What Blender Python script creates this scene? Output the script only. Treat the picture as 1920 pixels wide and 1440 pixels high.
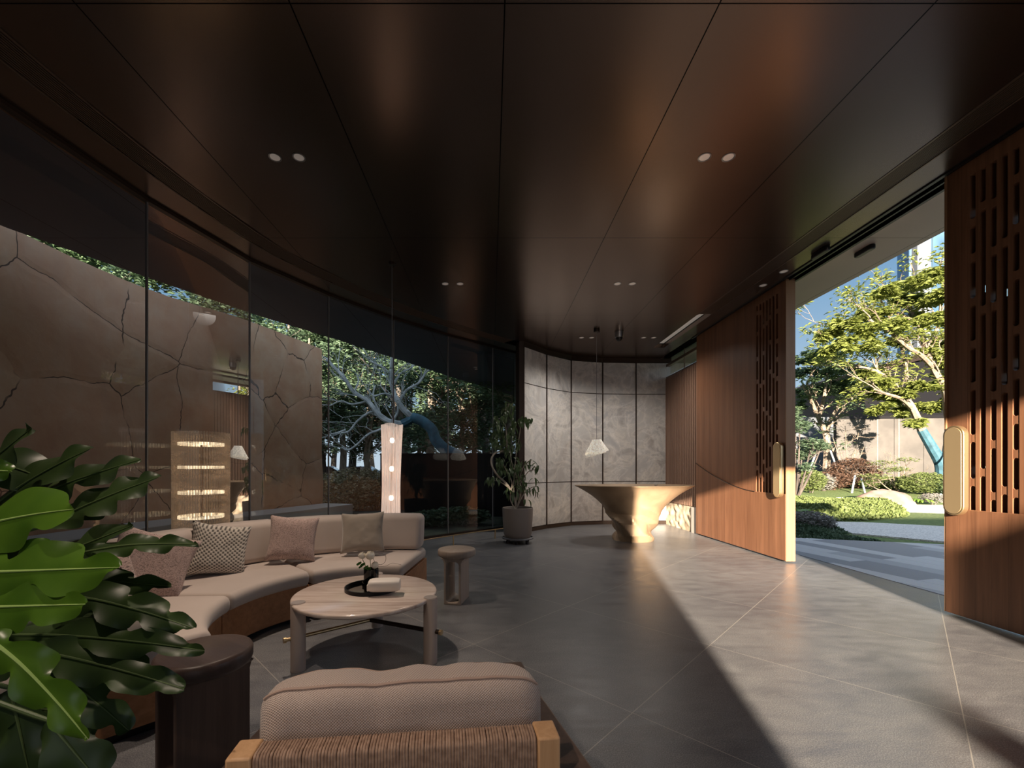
import bpy, math, random
from mathutils import Vector, Matrix, noise as mnoise
random.seed(7)
for _o in list(bpy.data.objects): bpy.data.objects.remove(_o, do_unlink=True)
SC = bpy.context.scene
COL = SC.collection
V = Vector
PI = math.pi
def R(a): return math.radians(a)

# ------------------------------------------------------------------ camera
EYE = 1.30
CEIL = 3.90
FPX = 790.0
PX0, HOR = 920.0, 879.0          # where the optical axis meets a 1920x1440 frame
cam_d = bpy.data.cameras.new('camera'); cam = bpy.data.objects.new('camera', cam_d); COL.objects.link(cam)
cam.location = (0, 0, EYE); cam.rotation_euler = (R(90), 0, 0)
cam_d.sensor_width = 36; cam_d.sensor_fit = 'HORIZONTAL'; cam_d.lens = FPX/1920*36
cam_d.shift_x = (960-PX0)/1920; cam_d.shift_y = (HOR-720)/1920
cam_d.clip_end = 400; cam_d.clip_start = 0.05
SC.camera = cam

# ------------------------------------------------------------------ world, sun, exposure
SUN = V((0.22, 1.0, -0.21)).normalized()
w = bpy.data.worlds.new('sky'); SC.world = w; w.use_nodes = True
wn = w.node_tree; bg = wn.nodes['Background']
def wmath(op, a, b=None, clamp=False):
    n = wn.nodes.new('ShaderNodeMath'); n.operation = op; n.use_clamp = clamp
    for i, x in enumerate((a, b)):
        if x is None: continue
        if isinstance(x, (int, float)): n.inputs[i].default_value = x
        else: wn.links.new(x, n.inputs[i])
    return n.outputs[0]
wtc = wn.nodes.new('ShaderNodeTexCoord'); wsp = wn.nodes.new('ShaderNodeSeparateXYZ'); wn.links.new(wtc.outputs['Generated'], wsp.inputs[0])
wrp = wn.nodes.new('ShaderNodeValToRGB'); wn.links.new(wmath('MAXIMUM', wsp.outputs[2], 0.0), wrp.inputs[0])
wst = [(0.0, (0.66, 0.76, 0.86)), (0.12, (0.50, 0.68, 0.84)), (0.36, (0.21, 0.41, 0.66)), (0.52, (0.50, 0.70, 1.0)), (1.0, (0.85, 1.02, 1.30))]
while len(wrp.color_ramp.elements) < 5: wrp.color_ramp.elements.new(0.5)
for e_, (p_, c_) in zip(wrp.color_ramp.elements, wst): e_.position = p_; e_.color = (*c_, 1)
# the half of the sky towards the sun is brighter and warmer
wglow = wmath('POWER', wmath('MAXIMUM', wmath('ADD', wmath('MULTIPLY', wsp.outputs[1], -0.9), 0.15), 0.0), 1.3)
wmx = wn.nodes.new('ShaderNodeMix'); wmx.data_type = 'RGBA'; wmx.blend_type = 'ADD'; wn.links.new(wglow, wmx.inputs[0])
wn.links.new(wrp.outputs[0], wmx.inputs[6]); wmx.inputs[7].default_value = (0.5, 0.45, 0.45, 1)
wmx.clamp_factor = False
wn.links.new(wmx.outputs[2], bg.inputs[0]); bg.inputs[1].default_value = 1.0
sd = bpy.data.lights.new('sun', 'SUN'); sd.energy = 35.0; sd.angle = R(0.6); sd.color = (1.0, 0.84, 0.66)
sun = bpy.data.objects.new('sun', sd); COL.objects.link(sun)
sun.rotation_euler = SUN.to_track_quat('-Z', 'Y').to_euler(); sun.location = (-2, -20, 12)
SC.view_settings.view_transform = 'Standard'; SC.view_settings.look = 'None'
SC.view_settings.exposure = -0.15; SC.view_settings.gamma = 1.0; SC.view_settings.use_curve_mapping = False
SC.cycles.max_bounces = 10; SC.cycles.diffuse_bounces = 5; SC.cycles.glossy_bounces = 5
SC.cycles.transparent_max_bounces = 24; SC.cycles.sample_clamp_indirect = 6.0
SC.cycles.caustics_reflective = False; SC.cycles.caustics_refractive = False

# ------------------------------------------------------------------ material helpers
M = {}
def new_mat(name):
    m = bpy.data.materials.new(name); m.use_nodes = True
    return m, m.node_tree, m.node_tree.nodes['Principled BSDF']
def c4(c): return (c[0], c[1], c[2], 1)
def mat(name, col, rough=0.5, metal=0.0, spec=0.5, emit=None, es=0, coat=0, sheen=0):
    m, nt, b = new_mat(name)
    b.inputs['Base Color'].default_value = c4(col); b.inputs['Roughness'].default_value = rough
    b.inputs['Metallic'].default_value = metal; b.inputs['Specular IOR Level'].default_value = spec
    if emit: b.inputs['Emission Color'].default_value = c4(emit); b.inputs['Emission Strength'].default_value = es
    if coat: b.inputs['Coat Weight'].default_value = coat; b.inputs['Coat Roughness'].default_value = 0.1
    if sheen: b.inputs['Sheen Weight'].default_value = sheen
    M[name] = m; return m
def coords(nt, scale=(1, 1, 1), rot=(0, 0, 0), out='Object', geo=False):
    mp = nt.nodes.new('ShaderNodeMapping'); mp.inputs['Scale'].default_value = scale; mp.inputs['Rotation'].default_value = rot
    if geo:
        g = nt.nodes.new('ShaderNodeNewGeometry'); nt.links.new(g.outputs['Position'], mp.inputs[0])
    else:
        t = nt.nodes.new('ShaderNodeTexCoord'); nt.links.new(t.outputs[out], mp.inputs[0])
    return mp.outputs[0]
def nz(nt, vec, scale=5, detail=4, rough=0.5, dist=0):
    n = nt.nodes.new('ShaderNodeTexNoise'); n.inputs['Scale'].default_value = scale; n.inputs['Detail'].default_value = detail
    n.inputs['Roughness'].default_value = rough; n.inputs['Distortion'].default_value = dist
    nt.links.new(vec, n.inputs['Vector']); return n
def ramp(nt, fac, stops):
    r = nt.nodes.new('ShaderNodeValToRGB'); e = r.color_ramp.elements
    while len(e) < len(stops): e.new(0.5)
    for k, (p, c) in enumerate(stops): e[k].position = p; e[k].color = c4(c) if len(c) == 3 else c
    nt.links.new(fac, r.inputs[0]); return r.outputs[0]
def bump(nt, b, h, strength=0.3, dist=0.01):
    bp = nt.nodes.new('ShaderNodeBump'); bp.inputs['Strength'].default_value = strength; bp.inputs['Distance'].default_value = dist
    nt.links.new(h, bp.inputs['Height']); nt.links.new(bp.outputs[0], b.inputs['Normal']); return bp
def mth(nt, op, a, b=None, c=None):
    n = nt.nodes.new('ShaderNodeMath'); n.operation = op
    for i, x in enumerate((a, b, c)):
        if x is None: continue
        if isinstance(x, (int, float)): n.inputs[i].default_value = x
        else: nt.links.new(x, n.inputs[i])
    return n.outputs[0]
def mix(nt, fac, a, b, mode='MIX'):
    n = nt.nodes.new('ShaderNodeMix'); n.data_type = 'RGBA'; n.blend_type = mode
    if isinstance(fac, (int, float)): n.inputs[0].default_value = fac
    else: nt.links.new(fac, n.inputs[0])
    for i, x in ((6, a), (7, b)):
        if isinstance(x, tuple): n.inputs[i].default_value = c4(x)
        else: nt.links.new(x, n.inputs[i])
    return n.outputs[2]
def noisy(name, c1, c2, scale=5, rough=0.6, detail=5, bs=0.0, bd=0.01, metal=0, stretch=(1, 1, 1), geo=False, lo=0.35, hi=0.65, dist=0, spec=0.5):
    m, nt, b = new_mat(name)
    n = nz(nt, coords(nt, stretch, geo=geo), scale, detail, dist=dist)
    nt.links.new(ramp(nt, n.outputs[0], [(lo, c1), (hi, c2)]), b.inputs['Base Color'])
    b.inputs['Roughness'].default_value = rough; b.inputs['Metallic'].default_value = metal; b.inputs['Specular IOR Level'].default_value = spec
    if bs: bump(nt, b, n.outputs[0], bs, bd)
    M[name] = m; return m
def wood(name, c1, c2, axis=2, rough=0.42, plank=0, plank_axis=1, spec=0.4, freq=26):
    """grain running along the given axis; optional planks of varied tone across plank_axis"""
    m, nt, b = new_mat(name)
    st = [freq]*3; st[axis] = freq*0.045
    co = coords(nt, tuple(st))
    n = nz(nt, co, 1.0, 6, 0.65, 0.6)
    n2 = nz(nt, coords(nt, tuple(0.25*s for s in st)), 1.0, 3, 0.5, 0.4)
    f = mth(nt, 'ADD', mth(nt, 'MULTIPLY', n.outputs[0], 0.6), mth(nt, 'MULTIPLY', n2.outputs[0], 0.4))
    col = ramp(nt, f, [(0.36, c1), (0.64, c2)])
    if plank:
        t = nt.nodes.new('ShaderNodeTexCoord'); s = nt.nodes.new('ShaderNodeSeparateXYZ'); nt.links.new(t.outputs['Object'], s.inputs[0])
        q = mth(nt, 'DIVIDE', s.outputs[plank_axis], plank); fl = mth(nt, 'FLOOR', q)
        wn_ = nt.nodes.new('ShaderNodeTexWhiteNoise'); wn_.noise_dimensions = '1D'; nt.links.new(fl, wn_.inputs['W'])
        col = mix(nt, mth(nt, 'MULTIPLY', wn_.outputs[0], 0.30), col, (c1[0]*0.55, c1[1]*0.5, c1[2]*0.5))
        ed = mth(nt, 'ABSOLUTE', mth(nt, 'SUBTRACT', mth(nt, 'FRACT', q), 0.5))
        ln = mth(nt, 'GREATER_THAN', ed, 0.488)
        col = mix(nt, mth(nt, 'MULTIPLY', ln, 0.45), col, (c1[0]*0.3, c1[1]*0.3, c1[2]*0.3))
    nt.links.new(col, b.inputs['Base Color'])
    b.inputs['Roughness'].default_value = rough; b.inputs['Specular IOR Level'].default_value = spec
    bump(nt, b, n.outputs[0], 0.12, 0.004)
    M[name] = m; return m

# ------------------------------------------------------------------ mesh helpers
class MB:
    def __init__(s): s.v = []; s.f = []
    def add(s, vs, fs):
        o = len(s.v); s.v += [tuple(p) for p in vs]; s.f += [tuple(i+o for i in f) for f in fs]; return s
    def box(s, x0, x1, y0, y1, z0, z1, T=None):
        vs = [V((x, y, z)) for z in (z0, z1) for (x, y) in ((x0, y0), (x1, y0), (x1, y1), (x0, y1))]
        if T: vs = [T @ p for p in vs]
        return s.add(vs, [(3, 2, 1, 0), (4, 5, 6, 7), (0, 1, 5, 4), (1, 2, 6, 5), (2, 3, 7, 6), (3, 0, 4, 7)])
    def prism(s, poly, z0, z1, T=None):
        n = len(poly); vs = [V((p[0], p[1], z0)) for p in poly]+[V((p[0], p[1], z1)) for p in poly]
        if T: vs = [T @ p for p in vs]
        return s.add(vs, [tuple(range(n-1, -1, -1)), tuple(range(n, 2*n))]+[(i, (i+1) % n, n+(i+1) % n, n+i) for i in range(n)])
    def lathe(s, prof, n=32, T=None, cap=True, sx=1, sy=1):
        vs = []; fs = []
        for (r, z) in prof:
            for k in range(n):
                a = 2*PI*k/n; vs.append(V((r*math.cos(a)*sx, r*math.sin(a)*sy, z)))
        for i in range(len(prof)-1):
            for k in range(n):
                k2 = (k+1) % n; fs.append((i*n+k, i*n+k2, (i+1)*n+k2, (i+1)*n+k))
        if cap:
            fs.append(tuple(range(n-1, -1, -1))); L = (len(prof)-1)*n; fs.append(tuple(L+k for k in range(n)))
        if T: vs = [T @ p for p in vs]
        return s.add(vs, fs)
    def cyl(s, x, y, z0, z1, r, n=24, b=0):
        T = Matrix.Translation((x, y, 0))
        if b: return s.lathe([(r-b, z0), (r-b*.3, z0+b*.3), (r, z0+b), (r, z1-b), (r-b*.3, z1-b*.3), (r-b, z1)], n, T)
        return s.lathe([(r, z0), (r, z1)], n, T)
    def tube(s, pts, rad, n=8, cap=True):
        pts = [V(p) for p in pts]
        if not hasattr(rad, '__len__'): rad = [rad]*len(pts)
        vs = []; fs = []; prev = None
        for i, p in enumerate(pts):
            d = (pts[min(i+1, len(pts)-1)]-pts[max(i-1, 0)])
            if d.length < 1e-9: d = V((0, 0, 1))
            d.normalize()
            if prev is None:
                u = d.cross(V((0, 0, 1)))
                if u.length < 0.01: u = d.cross(V((1, 0, 0)))
            else: u = prev-d*prev.dot(d)
            u.normalize(); prev = u; w_ = d.cross(u)
            for k in range(n):
                a = 2*PI*k/n; vs.append(p+(u*math.cos(a)+w_*math.sin(a))*rad[i])
        for i in range(len(pts)-1):
            for k in range(n):
                k2 = (k+1) % n; fs.append((i*n+k, i*n+k2, (i+1)*n+k2, (i+1)*n+k))
        if cap:
            fs.append(tuple(range(n-1, -1, -1))); L = (len(pts)-1)*n; fs.append(tuple(L+k for k in range(n)))
        return s.add(vs, fs)
    def grid(s, rows, closed=False):
        n = len(rows[0]); vs = [p for r in rows for p in r]; fs = []
        for i in range(len(rows)-1):
            for k in range(n if closed else n-1):
                k2 = (k+1) % n; fs.append((i*n+k, i*n+k2, (i+1)*n+k2, (i+1)*n+k))
        return s.add(vs, fs)
    def build(s, name, m=None, parent=None, smooth=True, bevel=0, seg=2, subsurf=0, angle=35):
        me = bpy.data.meshes.new(name); me.from_pydata(s.v, [], s.f); me.update()
        o = bpy.data.objects.new(name, me); COL.objects.link(o)
        if m: me.materials.append(M[m] if isinstance(m, str) else m)
        import bmesh
        bm = bmesh.new(); bm.from_mesh(me); bmesh.ops.recalc_face_normals(bm, faces=bm.faces[:]); bm.to_mesh(me); bm.free()
        if bevel:
            md = o.modifiers.new('b', 'BEVEL'); md.width = bevel; md.segments = seg; md.limit_method = 'ANGLE'; md.angle_limit = R(angle)
        if subsurf:
            md = o.modifiers.new('s', 'SUBSURF'); md.levels = subsurf; md.render_levels = subsurf
        if smooth:
            for p in me.polygons: p.use_smooth = True
            me.set_sharp_from_angle(angle=R(angle))
        if parent: o.parent = parent
        return o
def thing(name, label, cat, loc=(0, 0, 0), rz=0, group=None):
    o = bpy.data.objects.new(name, None); COL.objects.link(o); o.location = loc; o.rotation_euler = (0, 0, rz)
    o.empty_display_size = 0.1
    return tag(o, label, cat, group)
def tag(o, label, cat, group=None, kind=None):
    o['label'] = label; o['category'] = cat
    if group: o['group'] = group
    if kind: o['kind'] = kind
    return o
def struct(o): o['kind'] = 'structure'; return o
def dup(root, loc=None, rz=None, label=None, group=None):
    r = root.copy(); COL.objects.link(r)
    if loc is not None: r.location = loc
    if rz is not None: r.rotation_euler = (0, 0, rz)
    if label: r['label'] = label
    if group: r['group'] = group
    for ch in list(root.children):
        c = ch.copy(); COL.objects.link(c); c.parent = r
        for g in list(ch.children):
            d = g.copy(); COL.objects.link(d); d.parent = c
    return r
def at(px, py, Y): return V(((px-PX0)/FPX*Y, Y, EYE+(HOR-py)/FPX*Y))
def atg(px, py, z=0.0):
    Y = (EYE-z)*FPX/(py-HOR); return V(((px-PX0)/FPX*Y, Y, z))
def smooth_path(pts, n=6):
    pts = [V(p) for p in pts]; out = []
    for i in range(len(pts)-1):
        p0 = pts[max(i-1, 0)]; p1 = pts[i]; p2 = pts[i+1]; p3 = pts[min(i+2, len(pts)-1)]
        for k in range(n):
            t = k/n
            out.append(0.5*((2*p1)+(p2-p0)*t+(2*p0-5*p1+4*p2-p3)*t*t+(3*p1-p0-3*p2+p3)*t*t*t))
    out.append(pts[-1]); return out
def offset(poly, d):
    """offset an open 2D polyline to its right by d"""
    out = []
    for i, p in enumerate(poly):
        a = V(poly[max(i-1, 0)]); b = V(poly[min(i+1, len(poly)-1)]); t = (b-a).normalized()
        out.append((p[0]+t.y*d, p[1]-t.x*d))
    return out
def band(mb, inner, outer, z0, z1):
    n = len(inner); rows = []
    for i in range(n):
        a, b = inner[i], outer[i]
        rows.append([V((a[0], a[1], z0)), V((b[0], b[1], z0)), V((b[0], b[1], z1)), V((a[0], a[1], z1))])
    mb.grid(rows, closed=True)
    o = len(mb.v)-4*n
    mb.f.append((o, o+1, o+2, o+3)); mb.f.append((o+4*n-1, o+4*n-2, o+4*n-3, o+4*n-4))

# ------------------------------------------------------------------ materials of the room
def m_ceiling(name, col, rough, metal, joints=True):
    m, nt, b = new_mat(name)
    g = nt.nodes.new('ShaderNodeNewGeometry'); s = nt.nodes.new('ShaderNodeSeparateXYZ'); nt.links.new(g.outputs['Position'], s.inputs[0])
    lx = mth(nt, 'ABSOLUTE', mth(nt, 'SUBTRACT', mth(nt, 'FRACT', mth(nt, 'DIVIDE', mth(nt, 'SUBTRACT', s.outputs[0], 0.079-0.6), 1.2)), 0.5))
    ly = mth(nt, 'ABSOLUTE', mth(nt, 'SUBTRACT', mth(nt, 'FRACT', mth(nt, 'DIVIDE', mth(nt, 'SUBTRACT', s.outputs[1], 2.354-1.195), 2.39)), 0.5))
    line = mth(nt, 'MAXIMUM', mth(nt, 'LESS_THAN', lx, 0.0035), mth(nt, 'LESS_THAN', ly, 0.0014))
    n = nz(nt, coords(nt, geo=True), 1.3, 3)
    colr = mix(nt, n.outputs[0], tuple(0.9*c for c in col), tuple(1.1*c for c in col))
    if joints: colr = mix(nt, line, colr, (0.004, 0.003, 0.002))
    nt.links.new(colr, b.inputs['Base Color'])
    b.inputs['Roughness'].default_value = rough; b.inputs['Metallic'].default_value = metal
    M[name] = m
m_ceiling('ceiling_panel', (0.165, 0.118, 0.094), 0.26, 0.92)
m_ceiling('soffit_panel', (0.36, 0.27, 0.21), 0.5, 0.1)  # same panel as inside; light from the ground is put into its colour
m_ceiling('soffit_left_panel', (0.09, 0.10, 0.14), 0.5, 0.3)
def m_floor():
    m, nt, b = new_mat('floor_stone')
    g = nt.nodes.new('ShaderNodeNewGeometry'); s = nt.nodes.new('ShaderNodeSeparateXYZ'); nt.links.new(g.outputs['Position'], s.inputs[0])
    sm = mth(nt, 'ADD', s.outputs[0], s.outputs[1]); df = mth(nt, 'SUBTRACT', s.outputs[1], s.outputs[0])
    la = mth(nt, 'ABSOLUTE', mth(nt, 'SUBTRACT', mth(nt, 'FRACT', mth(nt, 'DIVIDE', mth(nt, 'SUBTRACT', sm, 3.0-0.86), 1.72)), 0.5))
    lb = mth(nt, 'ABSOLUTE', mth(nt, 'SUBTRACT', mth(nt, 'FRACT', mth(nt, 'DIVIDE', mth(nt, 'SUBTRACT', df, 1.49-0.88), 1.76)), 0.5))
    line = mth(nt, 'LESS_THAN', mth(nt, 'MINIMUM', la, lb), 0.0019)
    p = coords(nt, geo=True)
    sp = nz(nt, p, 190, 2, 0.6); big = nz(nt, p, 0.9, 4, 0.6, 0.4); mid = nz(nt, coords(nt, (1, 2.5, 1), geo=True), 4, 5, 0.6, 0.5)
    col = ramp(nt, sp.outputs[0], [(0.30, (0.075, 0.077, 0.083)), (0.5, (0.15, 0.152, 0.158)), (0.72, (0.31, 0.312, 0.315))])
    f = mth(nt, 'ADD', mth(nt, 'MULTIPLY', big.outputs[0], 0.5), mth(nt, 'MULTIPLY', mid.outputs[0], 0.5))
    col = mix(nt, 1.0, col, ramp(nt, f, [(0.35, (0.62, 0.62, 0.66)), (0.65, (1.2, 1.18, 1.14))]), 'MULTIPLY')
    cell = nt.nodes.new('ShaderNodeTexWhiteNoise'); cell.noise_dimensions = '2D'; cb = nt.nodes.new('ShaderNodeCombineXYZ')
    nt.links.new(mth(nt, 'FLOOR', mth(nt, 'DIVIDE', mth(nt, 'SUBTRACT', sm, 3.0), 1.72)), cb.inputs[0])
    nt.links.new(mth(nt, 'FLOOR', mth(nt, 'DIVIDE', mth(nt, 'SUBTRACT', df, 1.49), 1.76)), cb.inputs[1]); nt.links.new(cb.outputs[0], cell.inputs['Vector'])
    col = mix(nt, mth(nt, 'MULTIPLY', cell.outputs[0], 0.12), col, (0.12, 0.12, 0.13))
    col = mix(nt, line, col, (0.33, 0.31, 0.28))
    nt.links.new(col, b.inputs['Base Color'])
    nt.links.new(mth(nt, 'ADD', mth(nt, 'MULTIPLY', mid.outputs[0], 0.3), 0.20), b.inputs['Roughness'])
    bump(nt, b, sp.outputs[0], 0.08, 0.002); b.inputs['Specular IOR Level'].default_value = 0.45
    M['floor_stone'] = m
m_floor()
def m_marble():
    m, nt, b = new_mat('grey_marble')
    p = coords(nt, (1, 1, 0.8), geo=True)
    w1 = nz(nt, p, 1.3, 6, 0.6, 1.2); w2 = nz(nt, p, 1.15, 10, 0.66, 1.7)
    v1 = mth(nt, 'ABSOLUTE', mth(nt, 'SUBTRACT', w2.outputs[0], 0.5))
    col = ramp(nt, w1.outputs[0], [(0.3, (0.42, 0.42, 0.43)), (0.52, (0.55, 0.54, 0.52)), (0.72, (0.44, 0.41, 0.39))])
    w3 = nz(nt, coords(nt, (1, 1, 1.2), geo=True), 1.25, 9, 0.62, 1.5); v3 = mth(nt, 'ABSOLUTE', mth(nt, 'SUBTRACT', w3.outputs[0], 0.52))
    col = mix(nt, ramp(nt, v3, [(0.0, (0.55, 0.55, 0.55)), (0.03, (0.12, 0.12, 0.12)), (0.09, (0, 0, 0))]), col, (0.74, 0.69, 0.62))
    col = mix(nt, ramp(nt, w3.outputs[0], [(0.55, (0, 0, 0)), (0.72, (0.75, 0.75, 0.75))]), col, (0.24, 0.195, 0.17))
    vein = ramp(nt, v1, [(0.0, (0.50, 0.46, 0.42)), (0.012, (0.25, 0.23, 0.21)), (0.05, (0, 0, 0))])
    col = mix(nt, 0.6, col, vein, 'SCREEN')
    nt.links.new(col, b.inputs['Base Color']); b.inputs['Roughness'].default_value = 0.28
    M['grey_marble'] = m
m_marble()
def m_rock():
    m, nt, b = new_mat('rammed_rock')
    p = coords(nt, (1, 1, 1), geo=True)
    wob = nz(nt, p, 1.2, 4, 0.6)
    vm = nt.nodes.new('ShaderNodeMixRGB'); vm.inputs[0].default_value = 0.22; nt.links.new(p, vm.inputs[1]); nt.links.new(wob.outputs['Color'], vm.inputs[2])
    vo = nt.nodes.new('ShaderNodeTexVoronoi'); vo.feature = 'DISTANCE_TO_EDGE'; vo.inputs['Scale'].default_value = 1.05; nt.links.new(vm.outputs[0], vo.inputs['Vector'])
    vc = nt.nodes.new('ShaderNodeTexVoronoi'); vc.inputs['Scale'].default_value = 1.05; nt.links.new(vm.outputs[0], vc.inputs['Vector'])
    n1 = nz(nt, p, 2.2, 6, 0.6, 0.3); n2 = nz(nt, coords(nt, (1, 1, 0.2), geo=True), 9, 4)
    col = ramp(nt, n1.outputs[0], [(0.3, (0.54, 0.27, 0.14)), (0.5, (0.62, 0.35, 0.195)), (0.7, (0.66, 0.42, 0.26))])
    sv = nt.nodes.new('ShaderNodeSeparateColor'); nt.links.new(vc.outputs['Color'], sv.inputs[0])
    col = mix(nt, mth(nt, 'MULTIPLY', sv.outputs[0], 0.35), col, (0.52, 0.24, 0.14))
    col = mix(nt, mth(nt, 'MULTIPLY', n2.outputs[0], 0.25), col, (0.42, 0.34, 0.28))
    patch = ramp(nt, nz(nt, p, 1.7, 2).outputs[0], [(0.40, (0, 0, 0)), (0.5, (1, 1, 1))])
    crack = mth(nt, 'MULTIPLY', mth(nt, 'LESS_THAN', vo.outputs['Distance'], 0.005), patch)
    col = mix(nt, mth(nt, 'MULTIPLY', crack, 0.85), col, (0.035, 0.02, 0.014))
    nt.links.new(col, b.inputs['Base Color']); b.inputs['Roughness'].default_value = 0.85
    hg = mth(nt, 'ADD', mth(nt, 'MULTIPLY', mth(nt, 'MINIMUM', vo.outputs['Distance'], 0.06), 8.0), mth(nt, 'MULTIPLY', n1.outputs[0], 0.8))
    bump(nt, b, hg, 0.30, 0.04)
    M['rammed_rock'] = m
m_rock()
def m_glass(name, tint, refl=1.0, ior=1.5, floor_=0.0):
    m = bpy.data.materials.new(name); m.use_nodes = True; nt = m.node_tree
    for n in list(nt.nodes): nt.nodes.remove(n)
    o = nt.nodes.new('ShaderNodeOutputMaterial'); t = nt.nodes.new('ShaderNodeBsdfTransparent'); g = nt.nodes.new('ShaderNodeBsdfGlossy')
    fr = nt.nodes.new('ShaderNodeFresnel'); fr.inputs[0].default_value = ior; mx = nt.nodes.new('ShaderNodeMixShader')
    t.inputs[0].default_value = c4(tint); g.inputs['Roughness'].default_value = 0.0; g.inputs[0].default_value = (1, 1, 1, 1)
    f = mth(nt, 'ADD', mth(nt, 'MULTIPLY', fr.outputs[0], refl), floor_)
    nt.links.new(f, mx.inputs[0]); nt.links.new(t.outputs[0], mx.inputs[1]); nt.links.new(g.outputs[0], mx.inputs[2]); nt.links.new(mx.outputs[0], o.inputs[0])
    M[name] = m
m_glass('pane_glass', (0.92, 0.97, 0.98), 0.62, 1.45, 0.01)
m_glass('clear_glass', (0.86, 0.84, 0.80), 1.0, 1.45)
m_glass('smoked_glass', (0.10, 0.06, 0.06), 1.0, 1.5)
mat('black_metal', (0.012, 0.011, 0.012), 0.4, 0.6)
mat('dark_bronze', (0.045, 0.03, 0.023), 0.4, 0.7)
mat('bronze', (0.17, 0.115, 0.085), 0.4, 0.6)
mat('brass', (0.62, 0.45, 0.25), 0.33, 0.9)
mat('brass_face', (0.50, 0.38, 0.22), 0.5, 0.7)
mat('steel', (0.35, 0.34, 0.34), 0.35, 0.9)
mat('grey_metal', (0.22, 0.22, 0.23), 0.45, 0.5)
mat('white_plastic', (0.7, 0.68, 0.64), 0.5)
mat('plaster', (0.42, 0.40, 0.37), 0.8)
mat('pale_ledge', (0.42, 0.38, 0.34), 0.75)
wood('door_wood', (0.165, 0.075, 0.040), (0.27, 0.127, 0.068), 2, 0.38, 0.115, 1)
wood('door_edge_wood', (0.27, 0.14, 0.068), (0.36, 0.20, 0.10), 2, 0.45)
wood('slat_wood', (0.20, 0.115, 0.08), (0.29, 0.175, 0.12), 2, 0.45)
wood('sofa_wood', (0.30, 0.135, 0.055), (0.46, 0.22, 0.10), 0, 0.45)
wood('chair_wood', (0.52, 0.30, 0.15), (0.68, 0.42, 0.23), 2, 0.5, freq=40)
wood('dark_wood', (0.072, 0.045, 0.036), (0.13, 0.082, 0.062), 2, 0.42, freq=40)
wood('dark_top_wood', (0.055, 0.035, 0.03), (0.095, 0.062, 0.052), 0, 0.38, freq=40)
wood('stool_wood', (0.29, 0.23, 0.185), (0.38, 0.31, 0.255), 2, 0.5, freq=40)
noisy('rough_stone', (0.40, 0.31, 0.21), (0.66, 0.54, 0.40), 5, 0.85, 10, 0.4, 0.02)

# ------------------------------------------------------------------ room shell
GL = [(-3.32, -1.9), (-3.42, -0.75), (-3.47, 0.45), (-3.50, 1.66), (-3.47, 2.87), (-3.314, 4.06), (-2.998, 5.24), (-2.417, 6.28), (-1.678, 7.28), (-0.829, 8.18), (0.045, 8.97), (0.93, 9.76)]
SW = [(0.67, 8.59), (1.22, 9.21), (1.85, 9.70), (2.63, 9.90), (3.43, 9.95), (4.26, 9.95)]     # stone wall, back
XD = 4.07                                                                                   # inner face of the sliding doors
YS = -6.7
def poly_obj(name, poly, z0, z1, m, **k):
    mb = MB(); mb.prism(poly, z0, z1); return mb.build(name, m, smooth=False, **k)
fl_poly = [(-3.32, YS)] + GL + [(4.26, 10.4), (4.65, 10.4), (4.65, -1.0), (4.65, YS)]
struct(poly_obj('floor', fl_poly, -0.12, 0.0, 'floor_stone'))
# ceiling with a slot for the door track
def ceil_strip(name, poly, m, z0=CEIL, z1=CEIL+0.08): return struct(poly_obj(name, poly, z0, z1, m))
GRX0, GRX1 = 3.49, 3.72
gl_in = offset(GL, 0.36); gl_in2 = offset(GL, 0.60)
inner_main = [(-3.2, YS)] + [(-2.65, YS)] 
c1 = [(gl_in2[0][0], YS)] + gl_in2[:-1] + [(0.62, 8.55)] + SW[1:5] + [(GRX0, 9.96), (GRX0, 9.1), (GRX0, YS)]
cz = ceil_strip('ceiling', [(x, y) for x, y in c1], 'ceiling_panel')
ceil_strip('ceiling.001', [(GRX1, YS), (GRX1, 10.2), (4.0, 10.2), (4.0, YS)], 'ceiling_panel')
ceil_strip('ceiling.002', [(GRX0, 9.05), (GRX1, 9.05), (GRX1, 10.2), (GRX0, 10.2)], 'ceiling_panel')
mbb = MB(); band(mbb, gl_in, offset(GL, -0.10), CEIL, CEIL+0.08); struct(mbb.build('ceiling.003', 'ceiling_panel', smooth=False))
mbb = MB(); mbb.box(gl_in[0][0]-0.5, gl_in[0][0], YS, GL[0][1], CEIL, CEIL+0.08); struct(mbb.build('ceiling.004', 'ceiling_panel', smooth=False))
# outer soffits
outer = [(-5.5, -1.9), (-5.6, -0.75), (-5.62, 0.45), (-5.60, 1.66), (-5.50, 3.3), (-5.22, 4.55), (-4.67, 5.72), (-3.95, 7.15), (-3.05, 8.55), (-2.15, 10.1), (-1.15, 11.9), (1.03, 15.3)]
mbb = MB(); band(mbb, offset(GL, -0.10), outer, CEIL, CEIL+0.16); struct(mbb.build('ceiling_soffit', 'soffit_left_panel', smooth=False)).name = 'ceiling.005'
ceil_strip('ceiling.006', [(4.22, -6.9), (4.22, 12.0), (4.97, 12.0), (4.97, -6.9)], 'soffit_panel', z1=CEIL+0.12)
mbb = MB(); mbb.box(3.3, 4.97, 10.2, 12.0, CEIL+0.001, CEIL+0.16); struct(mbb.build('ceiling.007', 'soffit_panel', smooth=False))
# roof slab over everything
roof = [(-5.5, YS-0.3)] + outer + [(1.2, 15.5), (4.97, 12.0), (4.97, YS-0.3)]
o = struct(poly_obj('ceiling.008', roof, CEIL+0.17, CEIL+0.24, 'black_metal'))
o = struct(poly_obj('ceiling.009', [(3.95, -6.9), (3.95, 12), (4.3, 12), (4.3, -6.9)], CEIL+0.14, CEIL+0.165, 'black_metal'))
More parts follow.
